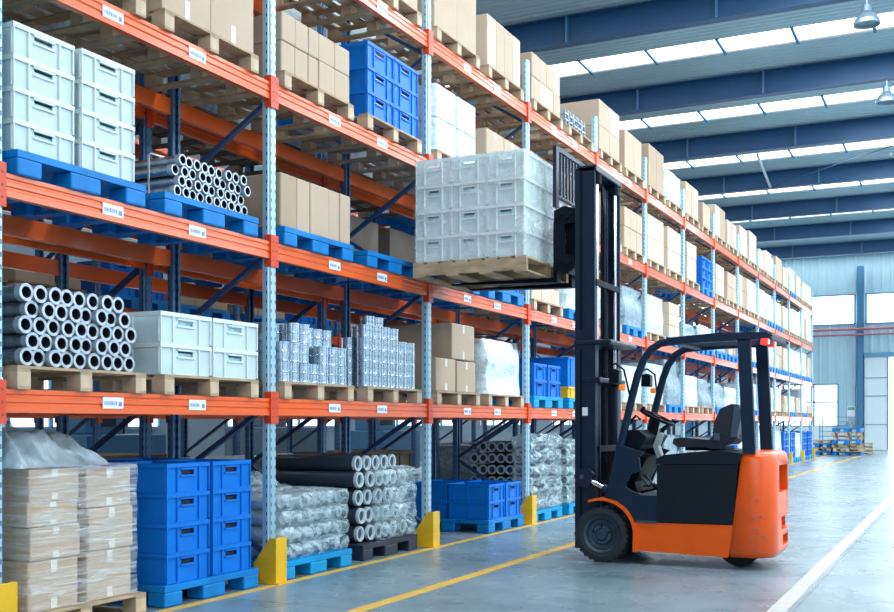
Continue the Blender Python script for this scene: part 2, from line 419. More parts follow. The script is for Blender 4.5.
mb = MB(); mb.box(-0.05, 0.2, YW-0.40, YW-0.15, 1.201, 1.36, 'card_a'); tag(mb.build('small_box', bevel=0.01), 'small brown box on narrow shelf at the end wall', 'box')
# left wall far behind the racks
mb = MB(); mb.box(-12.1, -12, -4, 54.2, 0, 9.3, 'wall_dim'); struct(mb.build('wall_left'))
for i in range(6):
    mb = MB(); y0 = 6+8*i
    mb.box(-11.99, -11.97, y0, y0+5.5, 1.2, 3.2, 'window_back'); o = struct(mb.build('window_%d' % (14+i)))
    mb = MB()
    for a in range(6): mb.box(-11.96, -11.9, y0+a*1.1-0.04, y0+a*1.1+0.04, 1.2, 3.2, 'frame_blue')
    mb.box(-11.96, -11.9, y0, y0+5.5, 1.16, 1.22, 'frame_blue'); mb.box(-11.96, -11.9, y0, y0+5.5, 3.18, 3.24, 'frame_blue')
    mb.build('window_frame', o)

mb = MB()
mb.box(18, 18.1, -4, 54.2, 0, 1.6, 'wall_low'); mb.box(18, 18.1, -4, 54.2, 7.6, 9.4, 'wall_low')
for i in range(8): mb.box(18, 18.1, -4+8.3*i, -3.6+8.3*i, 1.6, 7.6, 'wall_low')
struct(mb.build('wall_right'))
mb = MB(); mb.box(18.02, 18.06, -4, 54.2, 1.6, 7.6, 'window_side'); struct(mb.build('window_30'))  # glowing band added in the unseen right wall as a light source
mb = MB(); mb.box(-12, 6, -4.1, -4, 0, 9.4, 'wall_dim'); mb.box(12, 18, -4.1, -4, 0, 9.4, 'wall_dim'); mb.box(6, 12, -4.1, -4, 4.6, 9.4, 'wall_dim'); struct(mb.build('wall_near'))
mb = MB(); mb.box(6, 12, -4.08, -4.04, 0, 4.6, 'window_side'); struct(mb.build('door_3'))  # glowing opening added in the unseen wall behind the camera
# floor markings
def marking(x0, x1, y0, y1, m, label):
    mb = MB(); mb.box(x0, x1, y0, y1, 0.0005, 0.003, m); o = mb.build('floor_line'); tag(o, label, 'floor marking', kind='structure')
marking(0.06, 0.14, 1, 53, 'line_yellow', 'thin yellow floor line along the feet of the rack')
marking(1.235, 1.345, 1, 53, 'line_yellow', 'broad yellow floor line in the aisle running under the forklift')
marking(3.84, 3.96, 1, 53, 'line_white', 'worn white floor line right of the forklift')

# pendant lamps
for i, (y, t) in enumerate(((19.8, 'nearest'), (24.8, 'second nearest'), (29.8, 'third nearest'), (34.8, 'fourth nearest'), (39.8, 'fifth nearest'))):
    r = empty('pendant_lamp', (3.52, y, 8.70))
    tag(r, '%s bell-shaped pendant lamp hanging from a roof beam at upper right' % t, 'lamp', 'bell lamps under the roof beams')
    mb = MB(); mb.tube((0, 0, -0.16), (0, 0, 0), 0.02, 'lamp_shade', 8); mb.build('hanging_rod', r)
    mb = MB(); mb.lathe([(0.03, -0.14), (0.07, -0.15), (0.09, -0.27), (0.12, -0.29), (0.0, -0.30)], 'lamp_shade'); mb.build('lamp_housing', r)
    mb = MB(); mb.lathe([(0.10, -0.28), (0.16, -0.34), (0.215, -0.43), (0.225, -0.50), (0.21, -0.50), (0.20, -0.43), (0.15, -0.35), (0.06, -0.31)], 'lamp_shade', n=24); mb.build('lamp_shade', r)

# ------------------------------------------------------------------ pallet racks
POST_H = 6.15
def post_mesh(m, h):
    mb = MB()
    # open C section seen from the aisle: front web with rounded shoulders, two sides, rear lips
    pts = [(-0.070, -0.050), (-0.02, -0.050), (-0.012, -0.038), (0, -0.034), (0, 0.034), (-0.012, 0.038), (-0.02, 0.050), (-0.070, 0.050),
           (-0.070, 0.020), (-0.066, 0.020), (-0.066, 0.046), (-0.022, 0.046), (-0.006, 0.030), (-0.006, -0.030), (-0.022, -0.046), (-0.066, -0.046), (-0.066, -0.020), (-0.070, -0.020)]
    mb.prism(pts, 0.008, h, m, 'z')
    return mb
def frame_part(root, x_f, x_r, yc, h, front, rear, bracem, detail):
    """an upright frame: two posts, foot plates, diagonal braces; x_f > x_r"""
    fr = empty('upright_frame'); fr.parent = root
    p = post_mesh(front, h).build('post', fr, loc=(x_f, yc, 0))
    q = post_mesh(rear, h).build('post', fr, loc=(x_r, yc, 0)); q.rotation_euler = (0, 0, math.pi)
    for x in (x_f-0.035, x_r+0.035):
        mb = MB(); mb.box(x-0.06, x+0.06, yc-0.065, yc+0.065, 0.001, 0.009, bracem); mb.build('foot_plate', fr)
    z = 0.22; side = 0; n = 0
    xa, xb = x_f-0.055, x_r+0.055
    if detail:
        while z+0.62 < h:
            mb = MB(); a, b = (xa, xb) if side == 0 else (xb, xa)
            mb.bar((a, yc, z), (b, yc, z+0.60), 0.035, 0.045, bracem, up=(0, 1, 0)); mb.build('brace', fr)
            z += 0.62; side = 1-side
    else:
        mb = MB()
        while z+0.62 < h:
            a, b = (xa, xb) if side == 0 else (xb, xa)
            mb.bar((a, yc, z), (b, yc, z+0.60), 0.035, 0.045, bracem, up=(0, 1, 0)); z += 0.62; side = 1-side
        mb.build('brace', fr)
    return fr
def beam_profile(xf, d, top, sgn=1):
    # stepped box beam with two pressed grooves on its outer face
    pts = [(0, -0.139), (0, -0.100), (-0.008, -0.092), (-0.008, -0.082), (0, -0.074), (0, -0.050), (-0.008, -0.042), (-0.008, -0.034), (0, -0.026), (0, 0), (-d, 0), (-d, -0.139)]
    return [(xf+sgn*p[0], top+p[1]) for p in pts]
def beam_part(root, x_f, ya, yb, top, m, sgn=1, labels=(), detail=True, name='beam'):
    mb = MB(); mb.prism(beam_profile(x_f, 0.05, top, sgn), ya+0.052, yb-0.052, m)
    if not detail:
        for yc, s in ((ya, 1), (yb, -1)):
            mb.box(min(x_f, x_f+sgn*0.012)+0.0, max(x_f, x_f+sgn*0.012), yc+s*0.002 if s > 0 else yc-0.042, yc+0.042 if s > 0 else yc-0.002, top-0.20, top+0.05, 'orange_dark')
    o = mb.build(name, root)
    if detail:
        for yc, s in ((ya, 1), (yb, -1)):
            mb = MB(); a, b = sorted((x_f+sgn*0.004, x_f+sgn*0.016))
            y0, y1 = sorted((yc+s*0.001, yc+s*0.046))
            mb.box(a, b, y0, y1, top-0.205, top+0.055, 'orange_dark')
            a2, b2 = sorted((x_f-sgn*0.05, x_f+sgn*0.016)); y0, y1 = sorted((yc+s*0.046, yc+s*0.052))
            mb.box(a2, b2, y0, y1, top-0.205, top+0.055, 'orange_dark')
            for q in range(3): mb.box(min(x_f+sgn*0.016, x_f+sgn*0.018), max(x_f+sgn*0.016, x_f+sgn*0.018), yc+s*0.024-0.005, yc+s*0.024+0.005, top-0.16+q*0.075, top-0.145+q*0.075, 'card_seam')
            mb.build('connector', o)
        for yl in labels:
            mb = MB(); a, b = sorted((x_f+sgn*0.001, x_f+sgn*0.004))
            mb.box(a, b, yl, yl+0.19, top-0.105, top-0.03, 'label_white')
            a, b = sorted((x_f+sgn*0.004, x_f+sgn*0.005))
            random.seed(int(yl*100)+int(top*10)); yy = yl+0.015
            while yy < yl+0.12:
                wd = random.uniform(0.004, 0.012); mb.box(a, b, yy, yy+wd, top-0.082, top-0.056, 'label_ink'); yy += wd+0.006
            mb.box(a, b, yl+0.145, yl+0.175, top-0.09, top-0.06, 'label_ink')
            mb.build('shelf_label', o)
    return o
r1 = tag(empty('pallet_rack', (0, 0, 0)), 'long orange and pale blue pallet rack lining the left side of aisle', 'rack', 'pallet racks')
r2 = tag(empty('pallet_rack', (0, 0, 0)), 'second rack back to back behind the aisle rack, dark blue posts', 'rack', 'pallet racks')
r3 = tag(empty('pallet_rack', (0, 0, 0)), 'far rack glimpsed through both front racks, across another aisle', 'rack', 'pallet racks')
X1F, X1R, X2F, X2R, X3F, X3R = 0.0, -1.07, -1.30, -2.36, -4.60, -5.66
HP = [6.15, 6.15, 6.15, 5.98, 5.98] + [5.98]*10
for i, y in enumerate(YP):
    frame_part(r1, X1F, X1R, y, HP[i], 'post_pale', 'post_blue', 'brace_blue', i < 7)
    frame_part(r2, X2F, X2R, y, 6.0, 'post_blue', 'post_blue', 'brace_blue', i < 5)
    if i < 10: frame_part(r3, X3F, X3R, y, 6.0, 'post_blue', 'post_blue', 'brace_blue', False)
for b in range(NB):
    ya, yb = YP[b], YP[b+1]
    for l in (1, 2, 3, 4):
        beam_part(r1, X1F, ya, yb, LEV[l], 'orange_beam', 1, (ya+0.84, ya+1.70) if b < 5 else (), b < 8, 'front_beam')
        beam_part(r1, X1R, ya, yb, LEV[l], 'orange_beam', -1, (), False, 'rear_beam')
        beam_part(r2, X2F, ya, yb, LEV[l], 'orange_beam', 1, (), False, 'front_beam')
        beam_part(r2, X2R, ya, yb, LEV[l], 'orange_beam', -1, (), False, 'rear_beam')
        if b < 9: beam_part(r3, X3F, ya, yb, LEV[l], 'orange_beam', 1, (), False, 'front_beam')
        if b < 9: beam_part(r3, X3R, ya, yb, LEV[l], 'orange_beam', -1, (), False, 'rear_beam')
# yellow guards at the upright feet
mb = MB()
gp = [(0.075, 0.0), (0.075, 0.36), (0.005, 0.36), (-0.14, 0.02), (-0.14, 0.0)]
root = empty('upright_guard'); PROTO.append(root)
mb = MB(); mb.prism([(0.06, 0.006), (0.06, 0.37), (0.035, 0.37), (0.035, 0.006)], -0.075, 0.075, 'guard_yellow'); mb.build('front_plate', root, bevel=0.004)
for s in (-1, 1):
    mb = MB(); mb.prism([(0.035, 0.006), (0.035, 0.37), (0.0, 0.37), (-0.16, 0.16), (-0.16, 0.006)], s*0.075-(0.006 if s > 0 else 0), s*0.075+(0.006 if s < 0 else 0), 'guard_yellow'); mb.build('side_plate', root, bevel=0.003)
mb = MB(); mb.box(-0.16, 0.09, -0.10, -0.08, 0.003, 0.009, 'guard_yellow'); mb.box(0.06, 0.10, -0.10, 0.10, 0.003, 0.008, 'guard_yellow'); mb.build('floor_flange', root)
for i, y in enumerate(YP):
    t = 'yellow steel guard around the foot of the %s rack upright from the left' % ORD[i]
    dup(root, (0.02, y, 0), label=t, cat='guard', group='yellow guards at the rack feet')

# ------------------------------------------------------------------ pallets
PD = 1.08   # depth into the rack (x), width 1.10 (y)
def wood_pallet_root(detail, w_=1.10, wood='wood'):
    rt = empty('wooden_pallet') if detail else None
    top = MB()
    n = 7
    for i in range(n):
        x0 = -PD+i*(PD-0.10)/(n-1); top.box(x0, x0+0.10, 0, w_, 0.124, 0.142, 'wood_pale' if i % 2 else wood)
    base = MB(); blocks = []
    for yc in (0.0, w_/2-0.05, w_-0.10):
        base.box(-PD, 0, yc, yc+0.10, 0.106, 0.1235, wood)
        base.box(-PD, 0, yc, yc+0.10, 0.0, 0.018, wood)
        for x in (-PD, -PD/2-0.06, -0.12): blocks.append((x, yc))
    if detail:
        top.build('top_deck', rt); base.build('runner_boards', rt)
        for i, (x, yc) in enumerate(blocks):
            if x < -PD+0.01 and False: continue
            b = MB(); b.box(x, x+0.12, yc, yc+0.10, 0.0185, 0.1055, 'wood_pale'); b.build('block', rt)
        return rt
    for x, yc in blocks: top.box(x, x+0.12, yc, yc+0.10, 0.018, 0.106, 'wood_pale')
    base_v = base
    k = MB()
    for src in (top, base_v):
        off = len(k.v); k.v += src.v
        for f, mi, sm in zip(src.f, src.m, src.sm): k.f.append(tuple(i+off for i in f)); k.m.append(k.mi(src.mats[mi])); k.sm.append(sm)
    return k.build('wooden_pallet')
def plastic_pallet_root(detail, m, w_=1.10):
    top = MB(); top.box(-PD, 0, 0, w_, 0.105, 0.150, m)
    for i in range(9): top.box(-PD+0.03, -0.03, 0.05+i*(w_-0.13)/8, 0.08+i*(w_-0.13)/8, 0.150, 0.154, m)
    feet = []
    for yc, wd in ((0, 0.19), (w_/2-0.13, 0.26), (w_-0.19, 0.19)):
        for x, dx in ((-PD, 0.16), (-PD/2-0.09, 0.18), (-0.16, 0.16)): feet.append((x, dx, yc, wd))
    if detail:
        rt = empty('plastic_pallet'); top.build('deck', rt, bevel=0.008)
        for x, dx, yc, wd in feet:
            b = MB(); b.box(x, x+dx, yc, yc+wd, 0.0, 0.1045, m); b.build('foot', rt, bevel=0.012)
        for yc in (0.03, w_/2-0.05, w_-0.13):
            b = MB(); b.box(-PD+0.161, -PD/2-0.091, yc, yc+0.10, 0.002, 0.022, m); b.build('skid', rt)
        return rt
    for x, dx, yc, wd in feet: top.box(x, x+dx, yc, yc+wd, 0, 0.105, m)
    return top.build('plastic_pallet')
PAL = {}
for key, det in (('near', True), ('far', False)):
    PAL['wood', key] = wood_pallet_root(det); PAL['dull', key] = wood_pallet_root(det, wood='wood_dull')
    for nm, m in (('blue', 'blue_pallet'), ('cyan', 'cyan_pallet'), ('black', 'black_pallet')): PAL[nm, key] = plastic_pallet_root(det, m)
PROTO += list(PAL.values())
PH = {'wood': 0.1425, 'dull': 0.1425, 'blue': 0.1545, 'cyan': 0.1545, 'black': 0.1545}
PNAME = {'wood': 'pale wooden pallet', 'dull': 'worn brown wooden pallet', 'blue': 'blue plastic pallet', 'cyan': 'bright blue plastic pallet', 'black': 'black plastic pallet'}
def put_pallet(kind, b, s, l, rack=1, near=None, what='', xf=None, y0=None):
    if near is None: near = b < 4 and rack == 1
    xf = {1: 0.03, 2: X2F+0.03, 3: X3F+0.03}[rack] if xf is None else xf
    y0 = slot_y(b, s) if y0 is None else y0
    rk = {1: '', 2: 'rear rack ', 3: 'distant rack '}[rack]
    lab = '%s %son %s' % (PNAME[kind], what+' ' if what else '', where(b, s, l, rk))
    dup(PAL[kind, 'near' if near else 'far'], (xf, y0, LEV[l]+0.001), label=lab, cat='pallet', group='pallets on the racks')
    return xf, y0, LEV[l]+0.001+PH[kind]

# ------------------------------------------------------------------ cartons
carton_cache = {}
def carton(x_f, y0, z0, d, w_, h, m, label, group, tape=False, rot=0, name='cardboard_box', seam=False):
    key = (round(d, 3), round(w_, 3), round(h, 3), m, tape)
    if key in carton_cache:
        o = dup(carton_cache[key], (x_f, y0, z0), label=label, group=group)
        o.rotation_euler = (0, 0, rot); return o
    mb = MB(); g = 0.002
    mb.box(-d+g, -g, g, w_-g, 0, h-g, m)
    o = mb.build(name, bevel=min(0.012, h*0.05), loc=(x_f, y0, z0)); tag(o, label, 'box', group)
    if tape:
        for za, zb in ((h*0.74, h-0.006), (0.01, h*0.24)):
            t = MB(); t.box(-0.0025, 0.0005, w_/2-0.025, w_/2+0.025, za, zb, 'tape'); t.build('packing_tape', o)
    carton_cache[key] = o; o.rotation_euler = (0, 0, rot)
    return o
def cartons(b, s, l, cols, layers, m='card_a', pal='wood', rack=1, d=0.55, off=0.0, tape=None, alt=None, jit=0.012, drop=(), what='carton'):
    """cols: widths along the aisle; layers: heights bottom to top"""
    xf, y0, z = put_pallet(pal, b, s, l, rack)
    rk = {1: '', 2: 'rear rack ', 3: 'distant rack '}[rack]
    total = sum(cols); y_start = y0+off if off else y0+(1.10-total)/2
    random.seed(b*31+s*7+l*101+rack)
    if tape is None: tape = rack == 1 and b < 4
    for li, h in enumerate(layers):
        y = y_start
        for ci, cw in enumerate(cols):
            if (li, ci) not in drop:
                mm = (alt or m) if random.random() < 0.4 else m
                tier = '' if len(layers) == 1 else ['bottom-tier ', 'upper-tier ', 'third-tier '][li]
                lab = '%sbrown %s, %s along, %s' % (tier, what, ORD[ci], where(b, s, l, rk))
                carton(xf-0.03-random.uniform(0, jit), y, z, d, cw, h, mm, lab, 'cartons, %s' % where(b, s, l, rk), tape)
            y += cw
        z += h

# ------------------------------------------------------------------ crates
def crate_proto(name, w_, d, h, m, mrim, handle=True, fill=None, rim=0.030):
    """front face at x=0 facing +x, spans y 0..w_, x -d..0"""
    rt = empty(name); t = 0.006; g = 0.014
    mb = MB(); x0, x1, y0, y1 = -d+g, -g, g, w_-g
    mb.box(x0, x1, y0, y1, 0.0, 0.008, m)
    hz0, hz1 = h*0.60, h*0.78; hy = w_*0.15
    yc = w_/2
    if handle:
        mb.box(x1-t, x1, y0, y1, 0.008, hz0, m); mb.box(x1-t, x1, y0, y1, hz1, h-rim, m)
        mb.box(x1-t, x1, y0, yc-hy, hz0, hz1, m); mb.box(x1-t, x1, yc+hy, y1, hz0, hz1, m)
    else: mb.box(x1-t, x1, y0, y1, 0.008, h-rim, m)
    mb.box(x0, x0+t, y0, y1, 0.008, h-rim, m)
    mb.box(x0+t, x1-t, y0, y0+t, 0.008, h-rim, m); mb.box(x0+t, x1-t, y1-t, y1, 0.008, h-rim, m)
    rb = mb
    for a in (0.0, w_*0.24, w_*0.76-0.008, w_-0.012):   # upright ribs on the front
        rb.box(x1, -0.001, max(0.003, a), min(w_-0.003, a+0.010), 0.01, h-rim, mrim)
    for a in (0.02, d*0.5, d-0.03):
        rb.box(-a-0.008, -a, 0.001, y0, 0.01, h-rim, mrim); rb.box(-a-0.008, -a, y1, w_-0.001, 0.01, h-rim, mrim)
    if handle: rb.box(x1, -0.001, yc-hy-0.012, yc+hy+0.012, hz0-0.012, hz0, mrim); rb.box(x1, -0.001, yc-hy-0.012, yc+hy+0.012, hz1, hz1+0.010, mrim)
    mb.build('crate_body', rt)
    r = MB()
    r.box(-0.010, 0, 0, w_, h-rim, h, mrim); r.box(-d, -d+0.010, 0, w_, h-rim, h, mrim)
    r.box(-d+0.010, -0.010, 0, 0.010, h-rim, h, mrim); r.box(-d+0.010, -0.010, w_-0.010, w_, h-rim, h, mrim)
    r.build('rim', rt)
    if fill:
        f = MB(); f.box(x0+t+0.004, x1-t-0.012, y0+t+0.004, y1-t-0.004, 0.01, h*0.72, fill); f.build('contents', rt)
    PROTO.append(rt); return rt
def stack_crates(proto, x_f, ys, z, h, n, cat, word, place, group, rows_x=(0,), rz=0, skip=()):
    for li in range(n):
        for ci, y in enumerate(ys):
            for ri, dx in enumerate(rows_x):
                if (li, ci) in skip: continue
                rowt = '' if len(rows_x) == 1 else ['front ', 'back '][ri]
                lab = '%s, %s up, %s%s stack, %s' % (word, ORD[li], rowt, ['near', 'next', 'far', 'end'][ci] if len(ys) > 2 else ['near', 'far'][ci], place)
                dup(proto, (x_f+dx, y, z+li*h), rz, label=lab, group=group, cat=cat)

blue48 = crate_proto('plastic_crate', 0.475, 0.55, 0.214, 'blue_plastic', 'blue_plastic', fill='dark_contents')
blue50 = crate_proto('plastic_crate', 0.51, 0.52, 0.232, 'blue_plastic', 'blue_plastic', fill='frost_rim')
blue37 = crate_proto('plastic_crate', 0.40, 0.52, 0.20, 'blue_plastic', 'blue_plastic', fill='frost_rim')
frostA = crate_proto('plastic_crate', 0.485, 0.52, 0.1925, 'frost', 'frost_rim', fill='frost_fill')
frostB = crate_proto('plastic_crate', 0.56, 0.52, 0.222, 'frost', 'frost_rim', fill='frost_fill')
frostL = crate_proto('plastic_crate', 0.385, 0.595, 0.251, 'frost_lift', 'frost_rim', fill='frost_fill')

# ------------------------------------------------------------------ pipes, cans, rolls
def pipe_proto(r, ri, L, collar=True):
    mb = MB(); n = 16
    prof = [(r, -L), (r, -0.045), (r*1.12, -0.045), (r*1.12, 0.0), (ri, 0.0), (ri, -0.25), (0.0, -0.25)] if collar else [(r, -L), (r, 0), (ri, 0), (ri, -0.25), (0, -0.25)]
    mats = ['galv', 'galv_ring', 'galv_ring', 'galv_ring', 'pipe_inside', 'pipe_inside'] if collar else ['galv', 'galv_ring', 'pipe_inside', 'pipe_inside']
    mb.lathe(prof, 'galv', axis='x', n=n, mats=mats)
    mb.lathe([(ri, -L), (r, -L)], 'galv', axis='x', n=n)
    o = mb.build('steel_pipe'); PROTO.append(o); return o
pipe48 = pipe_proto(0.0485, 0.036, 0.98)
pipe40 = pipe_proto(0.037, 0.029, 1.02)
def can_proto(r, h):
    rt = empty('metal_can')
    mb = MB(); mb.lathe([(0, 0.004), (r*0.97, 0.004), (r*0.97, 0.0), (r, 0.003), (r, 0.012), (r*0.965, 0.016), (r*0.965, h*0.46), (r*1.0, h*0.48), (r*1.0, h*0.53), (r*0.965, h*0.55), (r*0.965, h-0.016)], 'can_metal', n=18); mb.build('can_body', rt)
    mb = MB(); mb.lathe([(r*0.965, h-0.016), (r*1.03, h-0.014), (r*1.03, h-0.002), (r*0.93, h-0.002), (r*0.93, h-0.008), (0, h-0.008)], 'can_metal', n=18); mb.build('lid', rt)
    PROTO.append(rt); return rt
canA = can_proto(0.066, 0.168)
canB = can_proto(0.074, 0.118)
def bumpy_sheet(name, x_f, depth, y0, y1, z0, z1, m, amp=0.02, nx=8, ny=26, nz=12, seed=1, taper=0.0, waist=None, parent=None, top_amp=1.0, lobe=None):
    """closed lumpy skin over a load: front, both sides, back, top; wrinkled by layered sines"""
    rnd = random.Random(seed); ph = [rnd.uniform(0, 6.28) for _ in range(12)]
    def nse(a, b): return (math.sin(a*9+ph[0]+1.7*math.sin(b*7+ph[1]))+0.7*math.sin(a*21+b*13+ph[2])+0.6*math.sin(b*31-a*8+ph[3])+0.4*math.sin(a*47+ph[4]+b*39))/2.7
    mb = MB(); per = []
    for i in range(ny): per.append((0, i/ny))              # front, y rising
    for i in range(nx): per.append((1, i/nx))              # far side
    for i in range(ny): per.append((2, i/ny))
    for i in range(nx): per.append((3, i/nx))
    P = len(per); vs = []
    for k in range(nz+1):
        t = k/nz; z = z0+(z1-z0)*t
        wv = waist(t) if waist else 0.0
        sh = taper*t*t
        for sd, u in per:
            if sd == 0: x, y, nx_, ny_ = x_f, y0+(y1-y0)*u, 1, 0
            elif sd == 1: x, y, nx_, ny_ = x_f-depth*u, y1, 0, 1
            elif sd == 2: x, y, nx_, ny_ = x_f-depth, y1-(y1-y0)*u, -1, 0
            else: x, y, nx_, ny_ = x_f-depth*(1-u), y0, 0, -1
            d = amp*nse((x+y)*1.0, z)*min(1, k*1.0)+wv-sh
            if lobe and sd == 0: d += 0.016*math.cos(2*math.pi*(y-lobe[0])/lobe[1])*math.sin(math.pi*t)
            cx, cy = x_f-depth/2, (y0+y1)/2
            # soften the corners
            ex = abs(x-cx)/(depth/2); ey = abs(y-cy)/((y1-y0)/2); c_ = max(0, ex+ey-1.75)*0.05
            x += nx_*d-(x-cx)*c_; y += ny_*d-(y-cy)*c_
            vs.append((x, y, z+0.25*amp*nse(y*2, x*2)*(1 if 0 < k else 0)))
    fs = []
    for k in range(nz):
        for i in range(P): fs.append((k*P+i, k*P+(i+1) % P, (k+1)*P+(i+1) % P, (k+1)*P+i))
    mb.add(vs, fs, m, True)
    # top: radial fan of rings toward the centre
    base = nz*P; cx, cy = x_f-depth/2, (y0+y1)/2; rings = [vs[base:base+P]]
    for q in (0.75, 0.5, 0.25):
        rings.append([(cx+(v[0]-cx)*q, cy+(v[1]-cy)*q, v[2]+top_amp*amp*(0.8+nse(v[1]*3*q, v[0]*4*q))) for v in vs[base:base+P]])
    tv = [v for r_ in rings for v in r_]+[(cx, cy, z1+top_amp*amp)]; tf = []
    for k in range(3):
        for i in range(P): tf.append((k*P+i, k*P+(i+1) % P, (k+1)*P+(i+1) % P, (k+1)*P+i))
    for i in range(P): tf.append((3*P+i, 3*P+(i+1) % P, 4*P))
    mb.add(tv, tf, m, True)
    return mb.build(name, parent)
def wrapped(b, s, l, h, m='wrap_white', pal='wood', rack=1, w_=1.02, word='white shrink-wrapped load', d=0.95, seed=0, off=0.04, taper=0.05, y0=None):
    xf, yy, z = put_pallet(pal, b, s, l, rack, y0=y0)
    rk = {1: '', 2: 'rear rack ', 3: 'distant rack '}[rack]
    o = bumpy_sheet('wrapped_load', xf-0.04, d, yy+off, yy+off+w_, z, z+h, m, 0.018, 6, 18, 10, b*13+s*5+l+seed, taper, lambda t: 0.02*math.sin(t*9+b))
    tag(o, '%s, %s' % (word, where(b, s, l, rk)), 'wrapped load', 'wrapped loads on the racks')
    return o

# ================================================================== GOODS ON THE AISLE RACK
G = lambda b, s, l, rk='': where(b, s, l, rk)
# ---- first bay, floor: wrapped cartons on a wooden pallet
xf, y0, z = put_pallet('wood', 0, 0, 0)
xf -= 0.03
ycol = [(4.665, 0.43), (5.145, 0.43)]
zz = z
for li, (ha, hb) in enumerate(((0.31, 0.33), (0.20, 0.27), (0.15, 0.0), (0.21, 0.24))):
    pass
hs = [[0.315, 0.205, 0.155, 0.20], [0.325, 0.28, 0.255]]
for ci in (0, 1):
    zz = z
    for li, h in enumerate(hs[ci]):
        sh = [0.0, 0.02, -0.01, 0.0][li]
        carton(xf-0.01+sh*0.5, ycol[ci][0]+0.003+(0.008 if li % 2 else 0), zz, 0.62, ycol[ci][1]-0.02, h, 'card_b',
               'film-wrapped beige carton, %s from bottom of the %s column at lower left corner' % (ORD[li], ['near', 'far'][ci]), 'film-wrapped cartons at the lower left', True)
        zz += h
o = bumpy_sheet('stretch_wrap', xf+0.022, 0.70, 4.655, 5.585, z+0.01, z+0.885, 'film_wrap', 0.006, 8, 34, 26, 3, 0.0, lambda t: 0.006*math.sin(t*22), top_amp=0.4)
tag(o, 'clear stretch wrap wound around the beige cartons at lower left', 'stretch wrap')
# loose film heaped on top
mb = MB(); rnd = random.Random(5); nx, ny = 26, 34; vs = []
for i in range(nx+1):
    for j in range(ny+1):
        u, v = i/nx, j/ny
        x = xf+0.02-0.95*u; y = y0-0.02+0.98*v
        e = max(0, min(1, min(u*6+0.12, (1-v)*3.0, v*8+0.12)))
        hgt = e*(0.11+0.20*max(0, math.sin(u*3.0+0.25))*max(0, 1-v*1.05)+0.035*math.sin(v*19+4*u)+0.03*math.sin(u*23+v*11)+0.02*math.sin(v*43+u*17))
        vs.append((x+0.02*math.sin(v*27), y+0.02*math.sin(u*31), z+0.885+max(0.0, hgt-0.03)))
mb.add(vs, [(i*(ny+1)+j, (i+1)*(ny+1)+j, (i+1)*(ny+1)+j+1, i*(ny+1)+j+1) for i in range(nx) for j in range(ny)], 'film_dull', True)
tag(mb.build('plastic_film'), 'crumpled grey-blue plastic film heaped over the wrapped cartons at lower left', 'plastic film')
# ---- first bay, floor: blue crates, 4 high
xf, y0, z = put_pallet('blue', 0, 1, 0)
stack_crates(blue48, xf-0.02, (y0+0.045, y0+0.555), z, 0.214, 4, 'crate', 'blue plastic crate', G(0, 1, 0), 'blue crates on floor of the first bay', (0, -0.555))
# ---- first bay, lowest shelf: steel pipes, frosted crates
xf, y0, z = put_pallet('wood', 0, 0, 1)
dy = 0.1115
rows = [9, 8, 9, 8, 8]
for r_, n in enumerate(rows):
    for c in range(n):
        y = y0+0.08+c*dy+(dy/2 if r_ % 2 else 0)
        zz = z+0.055+r_*0.0965
        rnd = random.Random(r_*17+c)
        dup(pipe48, (xf-0.02+rnd.uniform(-0.02, 0.015), y, zz), rnd.uniform(-0.004, 0.004), label='thick galvanised pipe, %s from left in the %s row up, lowest shelf at left' % (ORD[c], ORD[r_]), group='thick steel pipes on the lowest shelf', cat='pipe')
xf, y0, z = put_pallet('wood', 0, 1, 1)
stack_crates(frostB, xf-0.02, (y0-0.02, y0+0.56), z, 0.222, 2, 'crate', 'frosted clear crate', G(0, 1, 1), 'frosted crates on the lowest shelf', (0,))
stack_crates(frostB, xf-0.56, (y0-0.02, y0+0.56), z, 0.222, 2, 'crate', 'frosted clear crate behind another', G(0, 1, 1), 'frosted crates on the lowest shelf', (0,))
# ---- first bay, second shelf: frosted crates on blue, thin pipes on blue
xf, y0, z = put_pallet('blue', 0, 0, 2)
for ci, (yy, dx) in enumerate(((4.575, -0.055), (5.10, -0.035))):
    stack_crates(frostA, xf+dx, (yy,), z, 0.1925, 4, 'crate', 'tall-stacked frosted crate, %s stack' % ['left', 'right'][ci], 'second shelf at left', 'frosted crates on the second shelf', (0,))
stack_crates(frostA, xf-0.58, (5.09,), z, 0.1925, 4, 'crate', 'rear frosted crate behind right stack', 'second shelf at left', 'frosted crates on the second shelf', (0,))
xf, y0, z = put_pallet('blue', 0, 1, 2)
for r_ in range(4):
    for c in range(10 if r_ % 2 == 0 else 9):
        rnd = random.Random(r_*19+c+5)
        y = y0+0.19+c*0.0905+(0.045 if r_ % 2 else 0); zz = z+0.0425+r_*0.0765
        dup(pipe40, (xf-0.05+rnd.uniform(-0.02, 0.015), y, zz), rnd.uniform(-0.006, 0.006), label='slim galvanised pipe, %s from left in the %s row up, second shelf' % (ORD[c], ORD[r_]), group='slim steel pipes on the second shelf', cat='pipe')
mb = MB(); zt = z+0.325; xs = xf-0.26
mb.path([(xs, y0+0.13, z+0.008), (xs, y0+0.125, zt-0.02), (xs, y0+0.15, zt), (xs, y0+0.55, zt+0.004), (xs, y0+1.04, zt), (xs, y0+1.085, zt-0.03), (xs, y0+1.085, z+0.008)], 0.008, 'galv_ring', 8)
tag(mb.build('binding_wire'), 'thick pale wire looped around the slim steel pipes', 'wire')
# ---- first bay, third shelf and top shelf
cartons(0, 1, 3, (0.54, 0.54), (0.62,), 'card_b', d=0.6)
cartons(0, 0, 3, (0.54, 0.54), (0.55,), 'card_a', d=0.6)
cartons(0, 1, 4, (0.5, 0.5), (0.5,), 'card_a'); cartons(0, 0, 4, (0.5, 0.5), (0.5,), 'card_a')
